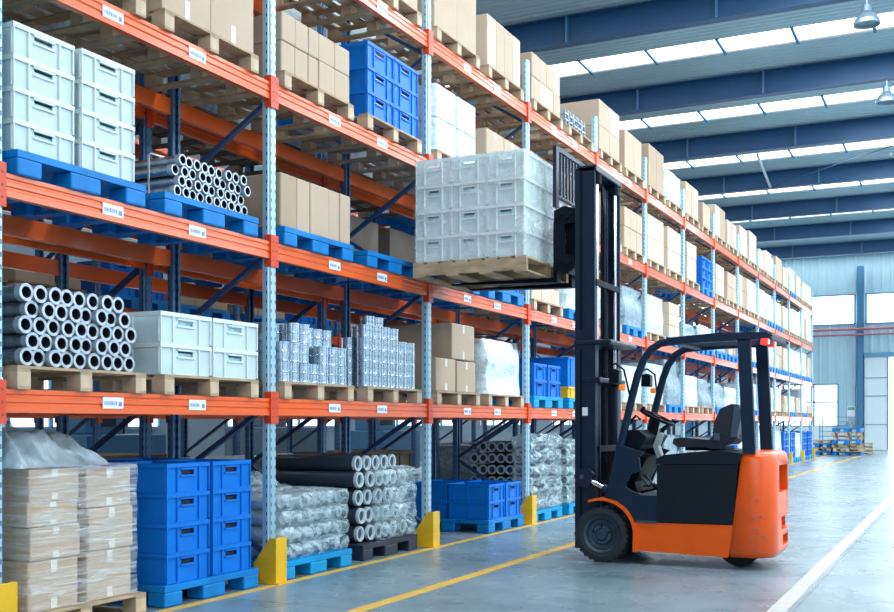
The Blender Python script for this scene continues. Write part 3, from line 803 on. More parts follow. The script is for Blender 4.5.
# ---- second bay
def roll_proto(r, L, m='roll_dark', me='roll_end'):
    mb = MB(); mb.lathe([(0, -L), (r, -L), (r, -0.03), (r*0.94, 0.0), (r*0.70, 0.0), (r*0.62, -0.02), (0, -0.02)], m, axis='x', n=18, mats=[m, m, me, me, me, m])
    o = mb.build('pipe_fitting'); PROTO.append(o); return o
rollA = roll_proto(0.062, 0.90); rollB = roll_proto(0.078, 0.92); rollC = roll_proto(0.066, 0.95)
rollD = roll_proto(0.055, 0.95, 'roll_end', 'galv_ring')
xf, y0, z = put_pallet('cyan', 1, 0, 0, y0=YP[1]+0.09)
for r_ in range(4):
    for c in range(7):
        dup(rollD, (xf-0.09+0.02*math.sin(c*2.1+r_), y0+0.10+c*0.148, z+0.066+r_*0.138), label='pale bagged roll, %s from left in layer %s up, on floor pallet' % (ORD[c], ORD[r_]), group='bagged rolls on the bright blue floor pallet', cat='roll')
    o = bumpy_sheet('plastic_bag', xf-0.03, 0.98, y0+0.02, y0+1.08, z+0.004+r_*0.138, z+0.134+r_*0.138, 'film_thick', 0.018, 8, 64, 8, 20+r_, 0.0, lambda t: 0.035*math.sin(t*math.pi), lobe=(y0+0.10, 0.148))
    tag(o, 'clear plastic bag around the %s layer up of pale rolls, bright blue floor pallet' % ORD[r_], 'plastic bag', 'bags around pale rolls')
mb = MB(); vs = []
for i in range(21):
    for j in range(21):
        u, v = i/20, j/20
        vs.append((xf-0.30-0.60*u, y0+0.02+0.60*v, z+0.565+0.16*math.sin(math.pi*min(1, u*1.1))*max(0, math.sin(math.pi*v*0.95+0.1))+0.018*math.sin(u*19+v*7)+0.014*math.sin(v*29)))
mb.add(vs, [(i*21+j, (i+1)*21+j, (i+1)*21+j+1, i*21+j+1) for i in range(20) for j in range(20)], 'film_thick', True)
tag(mb.build('plastic_film'), 'bunched clear film lying on top of the bagged pale rolls', 'plastic film')
xf, y0, z = put_pallet('black', 1, 1, 0, xf=-0.02)
for r_ in range(4):
    for c in range(6):
        dup(rollB, (xf-0.10+0.02*math.sin(c*1.3+r_*2), y0+0.12+c*0.17, z+0.085+r_*0.172), label='dark bagged roll, %s from left in layer %s up, black floor pallet' % (ORD[c], ORD[r_]), group='dark rolls on the black floor pallet', cat='roll')
    o = bumpy_sheet('plastic_bag', xf-0.02, 0.55, y0+0.40, y0+1.10, z+0.004+r_*0.172, z+0.170+r_*0.172, 'film_thick', 0.022, 6, 44, 8, 40+r_, 0.0, lambda t: 0.03*math.sin(t*math.pi), lobe=(y0+0.12, 0.17))
    tag(o, 'clear plastic bag around layer %s up of dark rolls, black floor pallet' % ORD[r_], 'plastic bag', 'bags around dark rolls')
for c in range(5):
    dup(rollB, (xf-0.16, y0+0.18+c*0.17, z+0.085+4*0.172-0.02), label='dark roll lying on top of the bagged pile, %s from left' % ORD[c], group='dark rolls on the black floor pallet', cat='roll')
# lowest shelf: cans
xf, y0, z = put_pallet('wood', 1, 0, 1)
for ri in range(3):
    for c in range(7):
        hgt = [[2,3,3,1,2,2,2],[3,3,2,3,3,3,3],[3,3,3,3,3,3,3]][ri][c]
        rnd = random.Random(ri*9+c)
        for k in range(hgt):
            dup(canA, (xf-0.10-ri*0.16, y0+0.09+c*0.153+rnd.uniform(-.006, .006), z+k*0.168), rnd.uniform(0, 6), label='metal can, %s up, column %s, %s row, %s' % (ORD[k], ['one','two','three','four','five','six','seven','eight'][c], ['front','middle','back'][ri], 'left can pallet, lowest shelf'), group='metal cans on the left can pallet', cat='can')
xf, y0, z = put_pallet('wood', 1, 1, 1)
for ri in range(2):
    for c in range(6):
        hgt = [[5,5,5,5,4,4],[4,5,6,6,4,4]][ri][c]
        for k in range(hgt):
            dup(canB, (xf-0.10-ri*0.17, y0+0.10+c*0.176, z+k*0.118), label='squat metal can, %s up, column %s, %s row, right can pallet, lowest shelf' % (ORD[k], ['one','two','three','four','five','six','seven'][c], ['front','back'][ri]), group='metal cans on the right can pallet', cat='can')
# second shelf
cartons(1, 0, 2, (0.24, 0.20, 0.30, 0.18, 0.18), (0.45,), 'card_b', 'blue', d=0.75, alt='card_a', tape=False)
put_pallet('blue', 1, 1, 2, what='standing empty')
# third shelf
cartons(1, 0, 3, (0.20, 0.20, 0.16, 0.26, 0.26), (0.26, 0.24), 'card_b', d=0.6, tape=False)
xf, y0, z = put_pallet('wood', 1, 1, 3)
stack_crates(blue50, xf-0.02, (y0+0.03, y0+0.55), z, 0.232, 3, 'crate', 'blue plastic crate', G(1, 1, 3), 'blue crates on the third shelf', (0, -0.53))
cartons(1, 1, 4, (0.53, 0.53), (0.60,), 'card_b', d=0.6); cartons(1, 0, 4, (0.53, 0.53), (0.60,), 'card_a', d=0.6)
# ---- third bay
xf, y0, z = put_pallet('blue', 2, 1, 0)
stack_crates(blue48, xf-0.02, (y0+0.05, y0+0.57), z, 0.2, 2, 'crate', 'blue plastic crate', G(2, 1, 0), 'blue crates on floor of the third bay', (0, -0.555))
xf, y0, z = put_pallet('wood', 2, 0, 1)
for i, (dy_, zz, ww, hh, dd, t) in enumerate(((0.03, 0, 0.49, 0.36, 0.55, 'lower left'), (0.55, 0, 0.50, 0.35, 0.8, 'lower right'), (0.42, 0.362, 0.60, 0.40, 0.95, 'large top'))):
    carton(xf-0.03, y0+dy_, z+zz, dd, ww, hh, 'card_b', '%s grey-brown carton on wooden pallet beside the white wrapped load' % t, 'three cartons on the lowest shelf', True)
wrapped(2, 1, 1, 0.66, 'wrap_white', seed=3, word='silvery film-wrapped load bulging at the top')
put_pallet('blue', 2, 0, 2, what='hidden behind lifted load'); 
xf, y0, z = put_pallet('blue', 2, 1, 2)
stack_crates(blue48, xf-0.02, (y0+0.05, y0+0.57), z, 0.2, 1, 'crate', 'blue plastic crate', G(2, 1, 2), 'blue crates behind the lifted load', (0,))
xf, y0, z = put_pallet('wood', 2, 0, 3)
for li in range(2):
    for c, yy in enumerate((0.02, 0.55)):
        o = bumpy_sheet('wrapped_box', xf-0.03, 0.55, y0+yy, y0+yy+0.50, z+li*0.36, z+li*0.36+0.352, 'wrap_white', 0.006, 4, 10, 6, li*5+c, 0.0, None, top_amp=0.3)
        tag(o, 'white wrapped box, %s %s of four, third shelf above lifted load' % (['lower', 'upper'][li], ['left', 'right'][c]), 'box', 'white wrapped boxes on the third shelf')
cartons(2, 1, 3, (0.53, 0.53), (0.27, 0.31), 'card_a', d=0.6, alt='card_b')
cartons(2, 0, 4, (0.56, 0.53), (0.88,), 'card_pale', d=0.6, alt='card_b', tape=False)
cartons(2, 1, 4, (0.27, 0.25, 0.27, 0.25), (0.62,), 'card_b', d=0.6, alt='card_pale', tape=False)
# ---- fourth bay
def side_rolls(b, s, l, nr, ncol, h, pal, lab, y0=None, w_=1.0, film=True):
    """rolls lying along the aisle, their ends towards the near side; film over the front"""
    xf, y0, z = put_pallet(pal, b, s, l, y0=y0)
    for r_ in range(nr):
        for c in range(ncol):
            o = dup(rollC, (xf-0.10-c*(0.9/ncol), y0+0.05, z+0.07+r_*(h-0.14)/(nr-1)), -math.pi/2, label='%s, %s back in the %s row up, %s' % (lab, ORD[c], ORD[r_], G(b, s, l)), group='rolls under film, %s' % G(b, s, l), cat='roll')
    if film:
        o = bumpy_sheet('plastic_film', xf+0.0, 0.30, y0-0.02, y0+1.08, z+0.01, z+h+0.05, 'film_thick', 0.045, 6, 26, 18, b*3+s, 0.02, lambda t: 0.02*math.sin(t*28))
        tag(o, 'clear film bagging the stacked rolls, %s' % G(b, s, l), 'plastic film', 'film over stacked rolls')
    return xf, y0, z
side_rolls(3, 0, 0, 6, 7, 0.90, 'cyan', 'dark roll', y0=YP[3]+0.09)
side_rolls(3, 1, 0, 6, 6, 0.80, 'cyan', 'dark roll')
xf, y0, z = put_pallet('cyan', 3, 0, 1)
stack_crates(blue48, xf-0.02, (y0+0.05, y0+0.57), z, 0.214, 2, 'crate', 'blue plastic crate', G(3, 0, 1), 'blue crates on the lowest shelf', (0, -0.555))
xf, y0, z = put_pallet('cyan', 3, 1, 1)
for li, (h, m) in enumerate(((0.16, 'guard_yellow'), (0.42, 'blue_plastic'))):
    mb = MB(); mb.box(-0.9, 0, 0, 1.04, 0, h, m)
    for q in range(4): mb.box(0, 0.012, 0.1+q*0.27, 0.13+q*0.27, 0.02, h-0.02, m)
    mb.box(-0.91, 0.014, -0.01, 1.05, h-0.03, h, m)
    tag(mb.build('storage_bin', bevel=0.008, loc=(xf-0.03, y0+0.03, z+(0.162 if li else 0))), ['low yellow tray with dark marks under the dark blue bin behind mast', 'large dark blue bin on a yellow tray behind the mast'][li], 'bin')
cartons(3, 0, 2, (0.36, 0.36, 0.34), (0.22, 0.2), 'card_pale', d=0.6, tape=False)
wrapped(3, 1, 2, 0.52, 'wrap_white', 'blue', word='pale wrapped load')
cartons(3, 0, 3, (0.53, 0.53), (0.5,), 'card_b', d=0.6); cartons(3, 1, 3, (0.5, 0.5), (0.3, 0.3), 'card_b', d=0.6)
cartons(3, 0, 4, (0.27, 0.27, 0.27, 0.27), (0.31, 0.31), 'card_b', d=0.6, alt='card_pale', tape=False)
xf, y0, z = put_pallet('wood', 3, 1, 4)
for r_ in range(3):
    for c in range(5):
        rnd = random.Random(r_*7+c)
        mb = MB(); yy = y0+0.10+c*0.18+rnd.uniform(-.02, .02); zz = z+0.022+r_*0.085+0.0
        mb.box(-0.85, 0, -0.07, 0.07, 0, 0.02, 'galv_ring'); mb.box(-0.85, 0, -0.07, -0.055, 0.02, 0.08, 'galv_ring'); mb.box(-0.85, 0, 0.055, 0.07, 0.02, 0.08, 'galv_ring')
        o = mb.build('metal_channel', loc=(xf-0.06, yy, z+r_*0.084), bevel=0.003)
        tag(o, 'silver metal channel, %s across in the %s tier, top shelf pallet behind the mast' % (ORD[c], ORD[r_]), 'metal profile', 'silver channels on the top shelf')
mb = MB(); mb.path([(xf-0.3, y0+0.0, z+0.02), (xf-0.3, y0+0.05, z+0.30), (xf-0.3, y0+0.3, z+0.34), (xf-0.3, y0+0.85, z+0.27), (xf-0.3, y0+0.98, z+0.02)], 0.02, 'galv_ring', 8)
tag(mb.build('binding_wire'), 'pale strap over the silver metal channels on top shelf', 'wire')
# ---- fifth bay onwards, seen above, below and through the forklift
cartons(4, 0, 4, (0.52, 0.54), (0.38, 0.40), 'card_b', d=0.85, alt='card_pale', tape=False)
cartons(4, 1, 4, (0.52, 0.50), (0.66,), 'card_b', d=0.6, tape=False)
cartons(4, 1, 3, (0.35, 0.37, 0.35), (0.36, 0.32), 'card_b', d=0.6, tape=False); cartons(4, 0, 3, (0.5, 0.5), (0.35, 0.3), 'card_b', d=0.6)
wrapped(4, 1, 2, 0.66, 'wrap_cloudy', 'blue', word='load of small silver parts under film'); wrapped(4, 0, 2, 0.6, 'wrap_white')
wrapped(4, 0, 1, 0.7); wrapped(4, 1, 1, 0.62, 'wrap_white', 'wood')
side_rolls(4, 0, 0, 5, 5, 0.75, 'blue', 'dark roll'); wrapped(4, 1, 0, 0.8, 'wrap_cloudy', 'blue', word='cloudy film-bagged load')
spec = {
 (5,0,4): ('c', (0.52, 0.52), (0.76,)), (5,1,4): ('w', 0.60, 'wood'),
 (6,0,4): ('c', (0.5, 0.3, 0.3), (0.66,)), (6,1,4): ('c', (0.36, 0.36), (0.52,)),
 (7,0,4): ('c', (0.55, 0.5), (0.72,)), (7,1,4): ('c', (0.36, 0.36, 0.36), (0.6,)),
 (8,0,4): ('c', (0.5, 0.5), (0.36, 0.36)), (8,1,4): ('c', (0.6, 0.45), (0.8,)),
 (9,0,4): ('c', (0.5, 0.5), (0.55,)), (9,1,4): ('w', 0.7, 'wood'),
 (10,0,4): ('c', (0.53, 0.53), (0.74,)), (10,1,4): ('c', (0.5, 0.5), (0.6,)),
 (11,0,4): ('w', 0.75, 'blue'), (11,1,4): ('c', (0.53, 0.53), (0.7,)),
 (12,0,4): ('c', (0.53, 0.53), (0.66,)), (12,1,4): ('w', 0.7, 'wood'),
 (5,0,3): ('c', (0.48, 0.3, 0.3), (0.42, 0.40)), (5,1,3): ('c', (0.54, 0.5), (0.40, 0.42)),
 (6,0,3): ('c', (0.4, 0.4), (0.48, 0.3)), (6,1,3): ('b', 'blue'),
 (7,0,3): ('c', (0.36, 0.5), (0.36, 0.34)), (7,1,3): ('c', (0.53, 0.53), (0.34, 0.34)),
 (8,0,3): ('c', (0.36, 0.36, 0.34), (0.42, 0.38)), (8,1,3): ('w', 0.85, 'wood'),
 (9,0,3): ('w', 0.8, 'wood'), (9,1,3): ('w', 0.78, 'blue'),
 (10,0,3): ('w', 0.7, 'blue'), (10,1,3): ('c', (0.53, 0.53), (0.7,)),
 (11,0,3): ('c', (0.53, 0.53), (0.68,)), (11,1,3): ('w', 0.8, 'wood'),
 (12,0,3): ('c', (0.53, 0.53), (0.75,)), (12,1,3): ('w', 0.8, 'wood'),
 (5,0,2): ('w', 0.68, 'wood'), (5,1,2): ('c', (0.4, 0.4), (0.24, 0.22, 0.22)),
 (6,0,2): ('m', 0.4, 'blue'), (6,1,2): ('w', 0.45, 'blue'),
 (7,0,2): ('m', 0.35, 'blue'), (7,1,2): ('c', (0.5, 0.3), (0.5,)),
 (8,0,2): ('b', 'blue'), (8,1,2): ('w', 0.6, 'blue'),
 (9,0,2): ('c', (0.5, 0.5), (0.42, 0.4)), (9,1,2): ('w', 0.6, 'blue'),
 (10,0,2): ('c', (0.53, 0.53), (0.4, 0.36)), (10,1,2): ('c', (0.45, 0.45), (0.35, 0.35)),
 (11,0,2): ('w', 0.75, 'blue'), (11,1,2): ('w', 0.75, 'blue'), (12,0,2): ('w', 0.8, 'blue'), (12,1,2): ('c', (0.5, 0.5), (0.7,)),
 (5,0,1): ('w', 0.72, 'wood'), (5,1,1): ('m', 0.85, 'blue'),
 (6,0,1): ('w', 0.62, 'wood'), (6,1,1): ('m', 0.6, 'wood'),
 (7,0,1): ('m', 0.55, 'blue'), (7,1,1): ('w', 0.5, 'wood'),
 (8,0,1): ('w', 0.6, 'blue'), (8,1,1): ('w', 0.7, 'blue'), (9,0,1): ('m', 0.6, 'blue'), (9,1,1): ('w', 0.7, 'wood'),
 (10,0,1): ('c', (0.5, 0.5), (0.7,)), (10,1,1): ('c', (0.4, 0.4), (0.25, 0.25)), (11,0,1): ('w', 0.5, 'blue'), (11,1,1): ('c', (0.4, 0.4), (0.5,)),
 (12,0,1): ('w', 0.8, 'blue'), (12,1,1): ('c', (0.5, 0.5), (0.3,)),
 (5,0,0): ('m', 0.7, 'blue'), (5,1,0): ('m', 0.9, 'blue'), (6,0,0): ('m', 0.75, 'blue'), (6,1,0): ('w', 0.7, 'blue'),
 (7,0,0): ('m', 0.8, 'blue'), (7,1,0): ('b', 'blue'), (8,0,0): ('w', 0.7, 'blue'), (8,1,0): ('m', 0.8, 'cyan'),
 (9,0,0): ('w', 0.9, 'cyan'), (9,1,0): ('w', 0.8, 'cyan'), (10,0,0): ('w', 0.9, 'blue'), (10,1,0): ('b', 'cyan'), (11,0,0): ('b', 'cyan'), (11,1,0): ('w', 0.8, 'cyan'),
 (12,0,0): ('b', 'cyan'), (12,1,0): ('b', 'cyan'),
}
for (b, s, l), v in sorted(spec.items()):
    if v[0] == 'c': cartons(b, s, l, v[1], v[2], random.Random(b*7+s*3+l).choice(['card_b', 'card_a', 'card_pale', 'card_pale']), d=0.6, alt='card_pale', tape=False, pal='blue' if l == 2 else 'wood')
    elif v[0] == 'w': wrapped(b, s, l, v[1], 'wrap_white', v[2], taper=0.04)
    elif v[0] == 'm': wrapped(b, s, l, v[1], 'wrap_cloudy', v[2], word='mottled grey film-bagged load', taper=0.09)
    else:
        xf, y0, z = put_pallet(v[1], b, s, l)
        stack_crates(blue48, xf-0.02, (y0+0.05, y0+0.57), z, 0.214, 3 if l else 4, 'crate', 'blue plastic crate', G(b, s, l), 'blue crates further along the rack', (0,))
# ================================================================== REAR RACK
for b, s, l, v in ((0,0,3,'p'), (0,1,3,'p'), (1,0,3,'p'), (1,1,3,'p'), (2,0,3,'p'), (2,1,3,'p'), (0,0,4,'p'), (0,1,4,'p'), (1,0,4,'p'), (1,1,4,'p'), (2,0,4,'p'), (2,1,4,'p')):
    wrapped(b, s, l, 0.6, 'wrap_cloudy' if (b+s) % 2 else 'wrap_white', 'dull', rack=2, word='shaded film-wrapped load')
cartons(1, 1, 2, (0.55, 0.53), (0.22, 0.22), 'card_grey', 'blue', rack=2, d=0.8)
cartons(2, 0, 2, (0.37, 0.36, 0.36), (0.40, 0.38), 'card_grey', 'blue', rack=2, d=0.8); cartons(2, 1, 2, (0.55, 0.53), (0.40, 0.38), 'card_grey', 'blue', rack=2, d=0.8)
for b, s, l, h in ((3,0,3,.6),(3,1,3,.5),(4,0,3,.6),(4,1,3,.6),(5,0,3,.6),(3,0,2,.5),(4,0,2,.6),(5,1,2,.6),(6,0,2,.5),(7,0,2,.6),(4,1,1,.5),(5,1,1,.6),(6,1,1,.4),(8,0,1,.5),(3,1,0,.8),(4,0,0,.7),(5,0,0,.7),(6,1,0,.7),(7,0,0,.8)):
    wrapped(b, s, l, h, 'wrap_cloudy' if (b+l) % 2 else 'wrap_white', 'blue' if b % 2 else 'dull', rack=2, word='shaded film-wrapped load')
# ================================================================== DISTANT RACK ACROSS THE NEXT AISLE
wrapped(0, 1, 2, 0.32, 'wrap_cloudy', 'blue', rack=3, word='pile of bottles under film'); 
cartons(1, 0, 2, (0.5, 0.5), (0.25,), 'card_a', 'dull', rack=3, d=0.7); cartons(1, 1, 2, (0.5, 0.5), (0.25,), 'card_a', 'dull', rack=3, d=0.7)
for b, s, l in ((2,0,2),(3,1,2)):
    xf, y0, z = put_pallet('blue', b, s, l, 3)
    stack_crates(blue48, xf-0.02, (y0+0.05, y0+0.57), z, 0.214, 2, 'crate', 'distant blue crate', G(b, s, l, 'distant rack '), 'blue crates on the distant rack', (0,))
for b, s, l in ((2,1,2),(3,0,2),(4,0,2),(4,1,2),(5,0,2),(5,1,2)):
    cartons(b, s, l, (0.36, 0.36, 0.36), (0.33,), 'card_pale' if b > 3 else 'card_a', 'blue', rack=3, d=0.7)
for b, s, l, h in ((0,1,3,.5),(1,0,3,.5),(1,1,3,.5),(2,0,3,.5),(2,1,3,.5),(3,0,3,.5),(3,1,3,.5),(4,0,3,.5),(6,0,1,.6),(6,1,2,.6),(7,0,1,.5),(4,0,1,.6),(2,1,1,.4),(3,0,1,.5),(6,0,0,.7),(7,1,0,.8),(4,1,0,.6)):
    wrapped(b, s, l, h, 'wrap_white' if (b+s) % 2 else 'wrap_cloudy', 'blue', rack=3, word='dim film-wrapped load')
# machines and stores beyond, at floor level
def machine(x, y, sx, sy, h, m, label, kind='workbench'):
    r = empty(kind, (x, y, 0)); tag(r, label, 'machine' if kind != 'storage_container' else 'container')
    mb = MB(); mb.box(-sx/2, sx/2, -sy/2, sy/2, 0.12, h*0.55, m); mb.box(-sx/2+0.1, sx/2-0.1, -sy/2+0.1, sy/2-0.1, 0, 0.12, 'hood_black'); mb.build('base_cabinet', r, bevel=0.02)
    if kind == 'machine_tool':
        mb = MB(); mb.box(-sx/2, sx/2-0.3, -sy*0.35, sy*0.1, h*0.555, h, m); mb.build('upper_housing', r, bevel=0.03)
        mb = MB(); mb.box(sx/2-0.3, sx/2-0.285, -sy*0.3, 0, h*0.62, h*0.9, 'dark_contents'); mb.build('viewing_panel', r)
        mb = MB(); mb.path([(0, sy*0.2, h*0.555), (0, sy*0.2, h*0.95), (0.2, sy*0.3, h*1.05), (0.3, sy*0.4, h*0.9)], 0.04, 'fork_black'); mb.build('coolant_pipe', r)
    else:
        mb = MB(); mb.box(-sx/2-0.03, sx/2+0.03, -sy/2-0.03, sy/2+0.03, h*0.555, h*0.6, 'machine_pale'); mb.build('worktop', r, bevel=0.01)
    return r
machine(-7.9, 10.2, 1.0, 1.6, 2.1, 'machine_grey', 'grey machine tool seen low through the racks behind the first bay', 'machine_tool')
machine(-8.3, 14.0, 1.0, 1.9, 2.0, 'steel_mid', 'blue machine tool seen low through the racks behind the cans', 'machine_tool')
machine(-8.0, 18.5, 1.0, 2.0, 2.2, 'machine_grey', 'large grey machine tool seen through racks behind the black pallet', 'machine_tool')
machine(-8.4, 24.0, 1.0, 2.0, 2.0, 'steel_mid', 'blue machine tool seen through racks near the wrapped rolls', 'machine_tool')
# pale bins on the floor between the racks
for i, (x, y, sx, sy, h, m, t) in enumerate(((-3.6, 8.6, 0.9, 1.8, 0.95, 'wood_dull', 'dull tan low container'), (-3.6, 11.2, 0.9, 1.9, 0.85, 'machine_pale', 'pale grey low container'), (-3.6, 13.6, 0.9, 1.9, 0.85, 'machine_pale', 'long pale low container'), (-1.85, 11.6, 0.8, 1.5, 0.95, 'wood_dull', 'dull brown stacked container'), (-1.85, 8.55, 0.8, 1.4, 0.55, 'wood_dull', 'squat brown container'))):
    mb = MB(); mb.box(-sx/2, sx/2, -sy/2, sy/2, 0.12, 0.16, m)
    for a, b_, c, d_ in ((-sx/2, -sx/2+0.03, -sy/2, sy/2), (sx/2-0.03, sx/2, -sy/2, sy/2), (-sx/2, sx/2, -sy/2, -sy/2+0.03), (-sx/2, sx/2, sy/2-0.03, sy/2)): mb.box(a, b_, c, d_, 0.16, h, m)
    for k in range(6): mb.box(sx/2, sx/2+0.02, -sy/2+0.05+k*(sy-0.14)/5, -sy/2+0.09+k*(sy-0.14)/5, 0.16, h-0.05, m)
    mb.box(-sx/2-0.03, sx/2+0.03, -sy/2-0.03, sy/2+0.03, h-0.05, h, m)
    for k in range(3): mb.box(-sx/2, sx/2, -sy/2+k*(sy-0.1)/2, -sy/2+0.1+k*(sy-0.1)/2, 0, 0.12, m)
    tag(mb.build('storage_container', bevel=0.006, loc=(x, y, 0)), '%s on the floor %s' % (t, ['behind first bay', 'behind the second bay', 'behind the cans and bagged rolls', 'behind the black pallet', 'behind the pale bagged rolls'][i]), 'container')
# ---- stacked spare pallets and carts near the end wall
for k in range(7):
    dup(PAL['wood' if k % 3 else 'blue', 'far'], (1.30+0.04*math.sin(k*2), 45.2+0.06*math.cos(k*3), k*0.156+0.001), rz=0.04*math.sin(k*5), label='spare %s pallet, %s from bottom of the tall stack by the end wall' % ('wooden' if k % 3 else 'blue', ORD[k]), cat='pallet', group='spare pallets by the end wall')
for k in range(4):
    dup(PAL['wood' if k % 2 else 'blue', 'far'], (0.12, 45.6, k*0.156+0.001), rz=-0.03, label='spare %s pallet, %s from bottom of the low stack by the end wall' % ('wooden' if k % 2 else 'blue', ORD[k]), cat='pallet', group='spare pallets by the end wall')
for k in range(3):
    dup(PAL['dull', 'far'], (1.55, 47.4, k*0.156+0.001), rz=0.05, label='spare worn pallet, %s from bottom of the right-hand low stack by end wall' % ORD[k], cat='pallet', group='spare pallets by the end wall')
for i, (x, y, t) in enumerate(((-1.6, 48.5, 'left'), (-0.1, 49.5, 'right'))):
    r = tag(empty('cage_trolley', (x, y, 0)), 'pale blue mesh cage trolley, %s of two below the end windows' % t, 'trolley')
    mb = MB(); mb.box(-0.6, 0.6, -0.5, 0.5, 0.15, 0.22, 'steel_mid'); mb.build('platform', r)
    mb = MB()
    for sx in (-0.6, 0.6):
        for sy in (-0.5, 0.5): mb.tube((sx, sy, 0.22), (sx, sy, 1.6), 0.025, 'frame_blue', 6)
    for q in range(7):
        z_ = 0.3+q*0.21; mb.tube((-0.6, -0.5, z_), (0.6, -0.5, z_), 0.012, 'frame_blue', 5); mb.tube((0.6, -0.5, z_), (0.6, 0.5, z_), 0.012, 'frame_blue', 5); mb.tube((-0.6, 0.5, z_), (0.6, 0.5, z_), 0.012, 'frame_blue', 5)
    mb.build('mesh_cage', r)
    for sx in (-0.5, 0.5):
        for sy in (-0.4, 0.4):
            mb = MB(); mb.lathe([(0, -0.02), (0.07, -0.02), (0.07, 0.02), (0, 0.02)], 'tyre', (sx, sy, 0.072), 'y', 12); mb.build('caster_wheel', r)

# ================================================================== FORKLIFT
FX, FY = 2.60, 10.08
YN, YF = 9.56, 10.60           # near and far sides
FK = tag(empty('forklift', (FX, FY, 0)), 'orange and black electric forklift with raised mast, parked facing the rack', 'forklift')
def fb(mb, name, parent=None, bevel=0, org=None, seg=2):
    """world-space mesh data -> part of the forklift"""
    p = parent if parent is not None else FK
    base = (FX, FY, 0)
    if parent is not None and parent is not FK: base = tuple(a+b for a, b in zip(base, parent.location))
    mb.v = [(a-base[0], b-base[1], c-base[2]) for a, b, c in mb.v]
    return mb.build(name, p, bevel=bevel, seg=seg)
def sym(y): return YN+YF-y
# wheels
def wheel(xc, yc, r, wdt, out, big=True):
    mb = MB()
    n = 28; hw = wdt/2
    mb.lathe([(r*0.62, -hw*0.9), (r*0.80, -hw), (r*0.95, -hw*0.95), (r*0.985, -hw*0.7), (r*0.985, hw*0.7), (r*0.95, hw*0.95), (r*0.80, hw), (r*0.62, hw*0.9)], 'tyre', (xc, yc, r), 'y', 40)
    if big:
        for i in range(n):   # lugs
            for sd in (-1, 1):
                a = 2*math.pi*(i+(0.5 if sd > 0 else 0))/n
                X = Matrix.Translation((xc, yc, r)) @ Matrix.Rotation(a, 4, 'Y')
                mb.box(-0.013, 0.013, min(sd*0.01, sd*hw*0.98), max(sd*0.01, sd*hw*0.98), r*0.93, r*0.999, 'tyre', X)
    w_ = fb(mb, 'wheel')
    mb = MB()
    for sd in (out,):
        mb.lathe([(0, sd*hw*0.30), (r*0.22, sd*hw*0.30), (r*0.24, sd*hw*0.72), (r*0.34, sd*hw*0.70), (r*0.40, sd*hw*0.25), (r*0.52, sd*hw*0.35), (r*0.60, sd*hw*0.86), (r*0.645, sd*hw*0.94), (r*0.645, sd*hw*0.5)], 'rim_grey', (xc, yc, r), 'y', 32)
    mb.lathe([(0, -out*hw*0.6), (r*0.62, -out*hw*0.7)], 'rim_grey', (xc, yc, r), 'y', 24)
    rm = fb(mb, 'rim', w_)
    mb = MB(); mb.lathe([(0, out*hw*0.86), (r*0.20, out*hw*0.84), (r*0.23, out*hw*0.70)], 'chain', (xc, yc, r), 'y', 20)
    for k in range(8):
        a = 2*math.pi*k/5+0.3; cx, cz = xc+math.cos(a)*r*0.31, r+math.sin(a)*r*0.31
        mb.tube((cx, yc+out*hw*0.66, cz), (cx, yc+out*hw*0.82, cz), 0.011, 'chain', 6)
    fb(mb, 'hub', w_)
    return w_
wheel(2.01, YN+0.095, 0.258, 0.19, -1); wheel(2.01, YF-0.095, 0.258, 0.19, 1)
wheel(3.22, 9.90, 0.20, 0.14, -1, False); wheel(3.22, 10.26, 0.20, 0.14, 1, False)
# lower orange chassis with wheel arch
def arc(cx, cz, r, a0, a1, n): return [(cx+r*math.cos(math.radians(a0+(a1-a0)*i/n)), cz+r*math.sin(math.radians(a0+(a1-a0)*i/n))) for i in range(n+1)]
yn = YN+0.03
for side in (0, 1):
    ya, yb = (yn, yn+0.05) if side == 0 else (sym(yn)-0.05, sym(yn))
    pts = [(2.335, 0.125), (3.175, 0.105), (3.235, 0.395), (2.33, 0.385)]
    mb = MB(); mb.prism(pts, ya, yb, 'fork_orange'); fb(mb, 'side_skirt', bevel=0.008)
    # fender lip
    a1 = arc(2.01, 0.265, 0.335, 8, 112, 20); a0 = arc(2.01, 0.265, 0.312, 112, 8, 20)
    pts = [(2.315, 0.115), (2.345, 0.115)]+a1+a0
    yl = YN-0.005 if side == 0 else sym(YN-0.005)-0.22
    mb = MB(); mb.prism(pts, yl, yl+0.22, 'fork_orange'); fb(mb, 'fender', bevel=0.003)
# dark chassis block between the wheels
mb = MB(); mb.box(1.95, 3.2, YN+0.23, YF-0.23, 0.12, 0.40, 'fork_black'); fb(mb, 'chassis')
# navy cowl / step sides
for side in (0, 1):
    ya, yb = (yn+0.002, yn+0.042) if side == 0 else (sym(yn)-0.042, sym(yn)-0.002)
    top = [(2.06, 0.60), (2.14, 1.03), (2.17, 1.09), (2.415, 1.03), (2.36, 0.985), (2.38, 0.86), (2.28, 0.82), (2.235, 0.71), (2.30, 0.67), (2.40, 0.635), (2.532, 0.635), (2.532, 0.39), (2.34, 0.388)]
    inner = arc(2.01, 0.265, 0.345, 22, 82, 10)
    mb = MB(); mb.prism(top+inner, ya, yb, 'fork_navy'); fb(mb, 'cowl_side', bevel=0.006)
mb = MB(); mb.box(2.29, 2.532, yn+0.043, sym(yn)-0.043, 0.60, 0.63, 'floor_mat'); fb(mb, 'floor_plate')
mb = MB(); mb.box(2.345, 2.53, yn-0.012, yn+0.002, 0.385, 0.405, 'rim_grey'); fb(mb, 'entry_step')
mb = MB(); mb.prism([(2.06, 0.50), (2.09, 0.50), (2.19, 1.08), (2.16, 1.08)], yn+0.043, sym(yn)-0.043, 'fork_navy'); fb(mb, 'bulkhead')
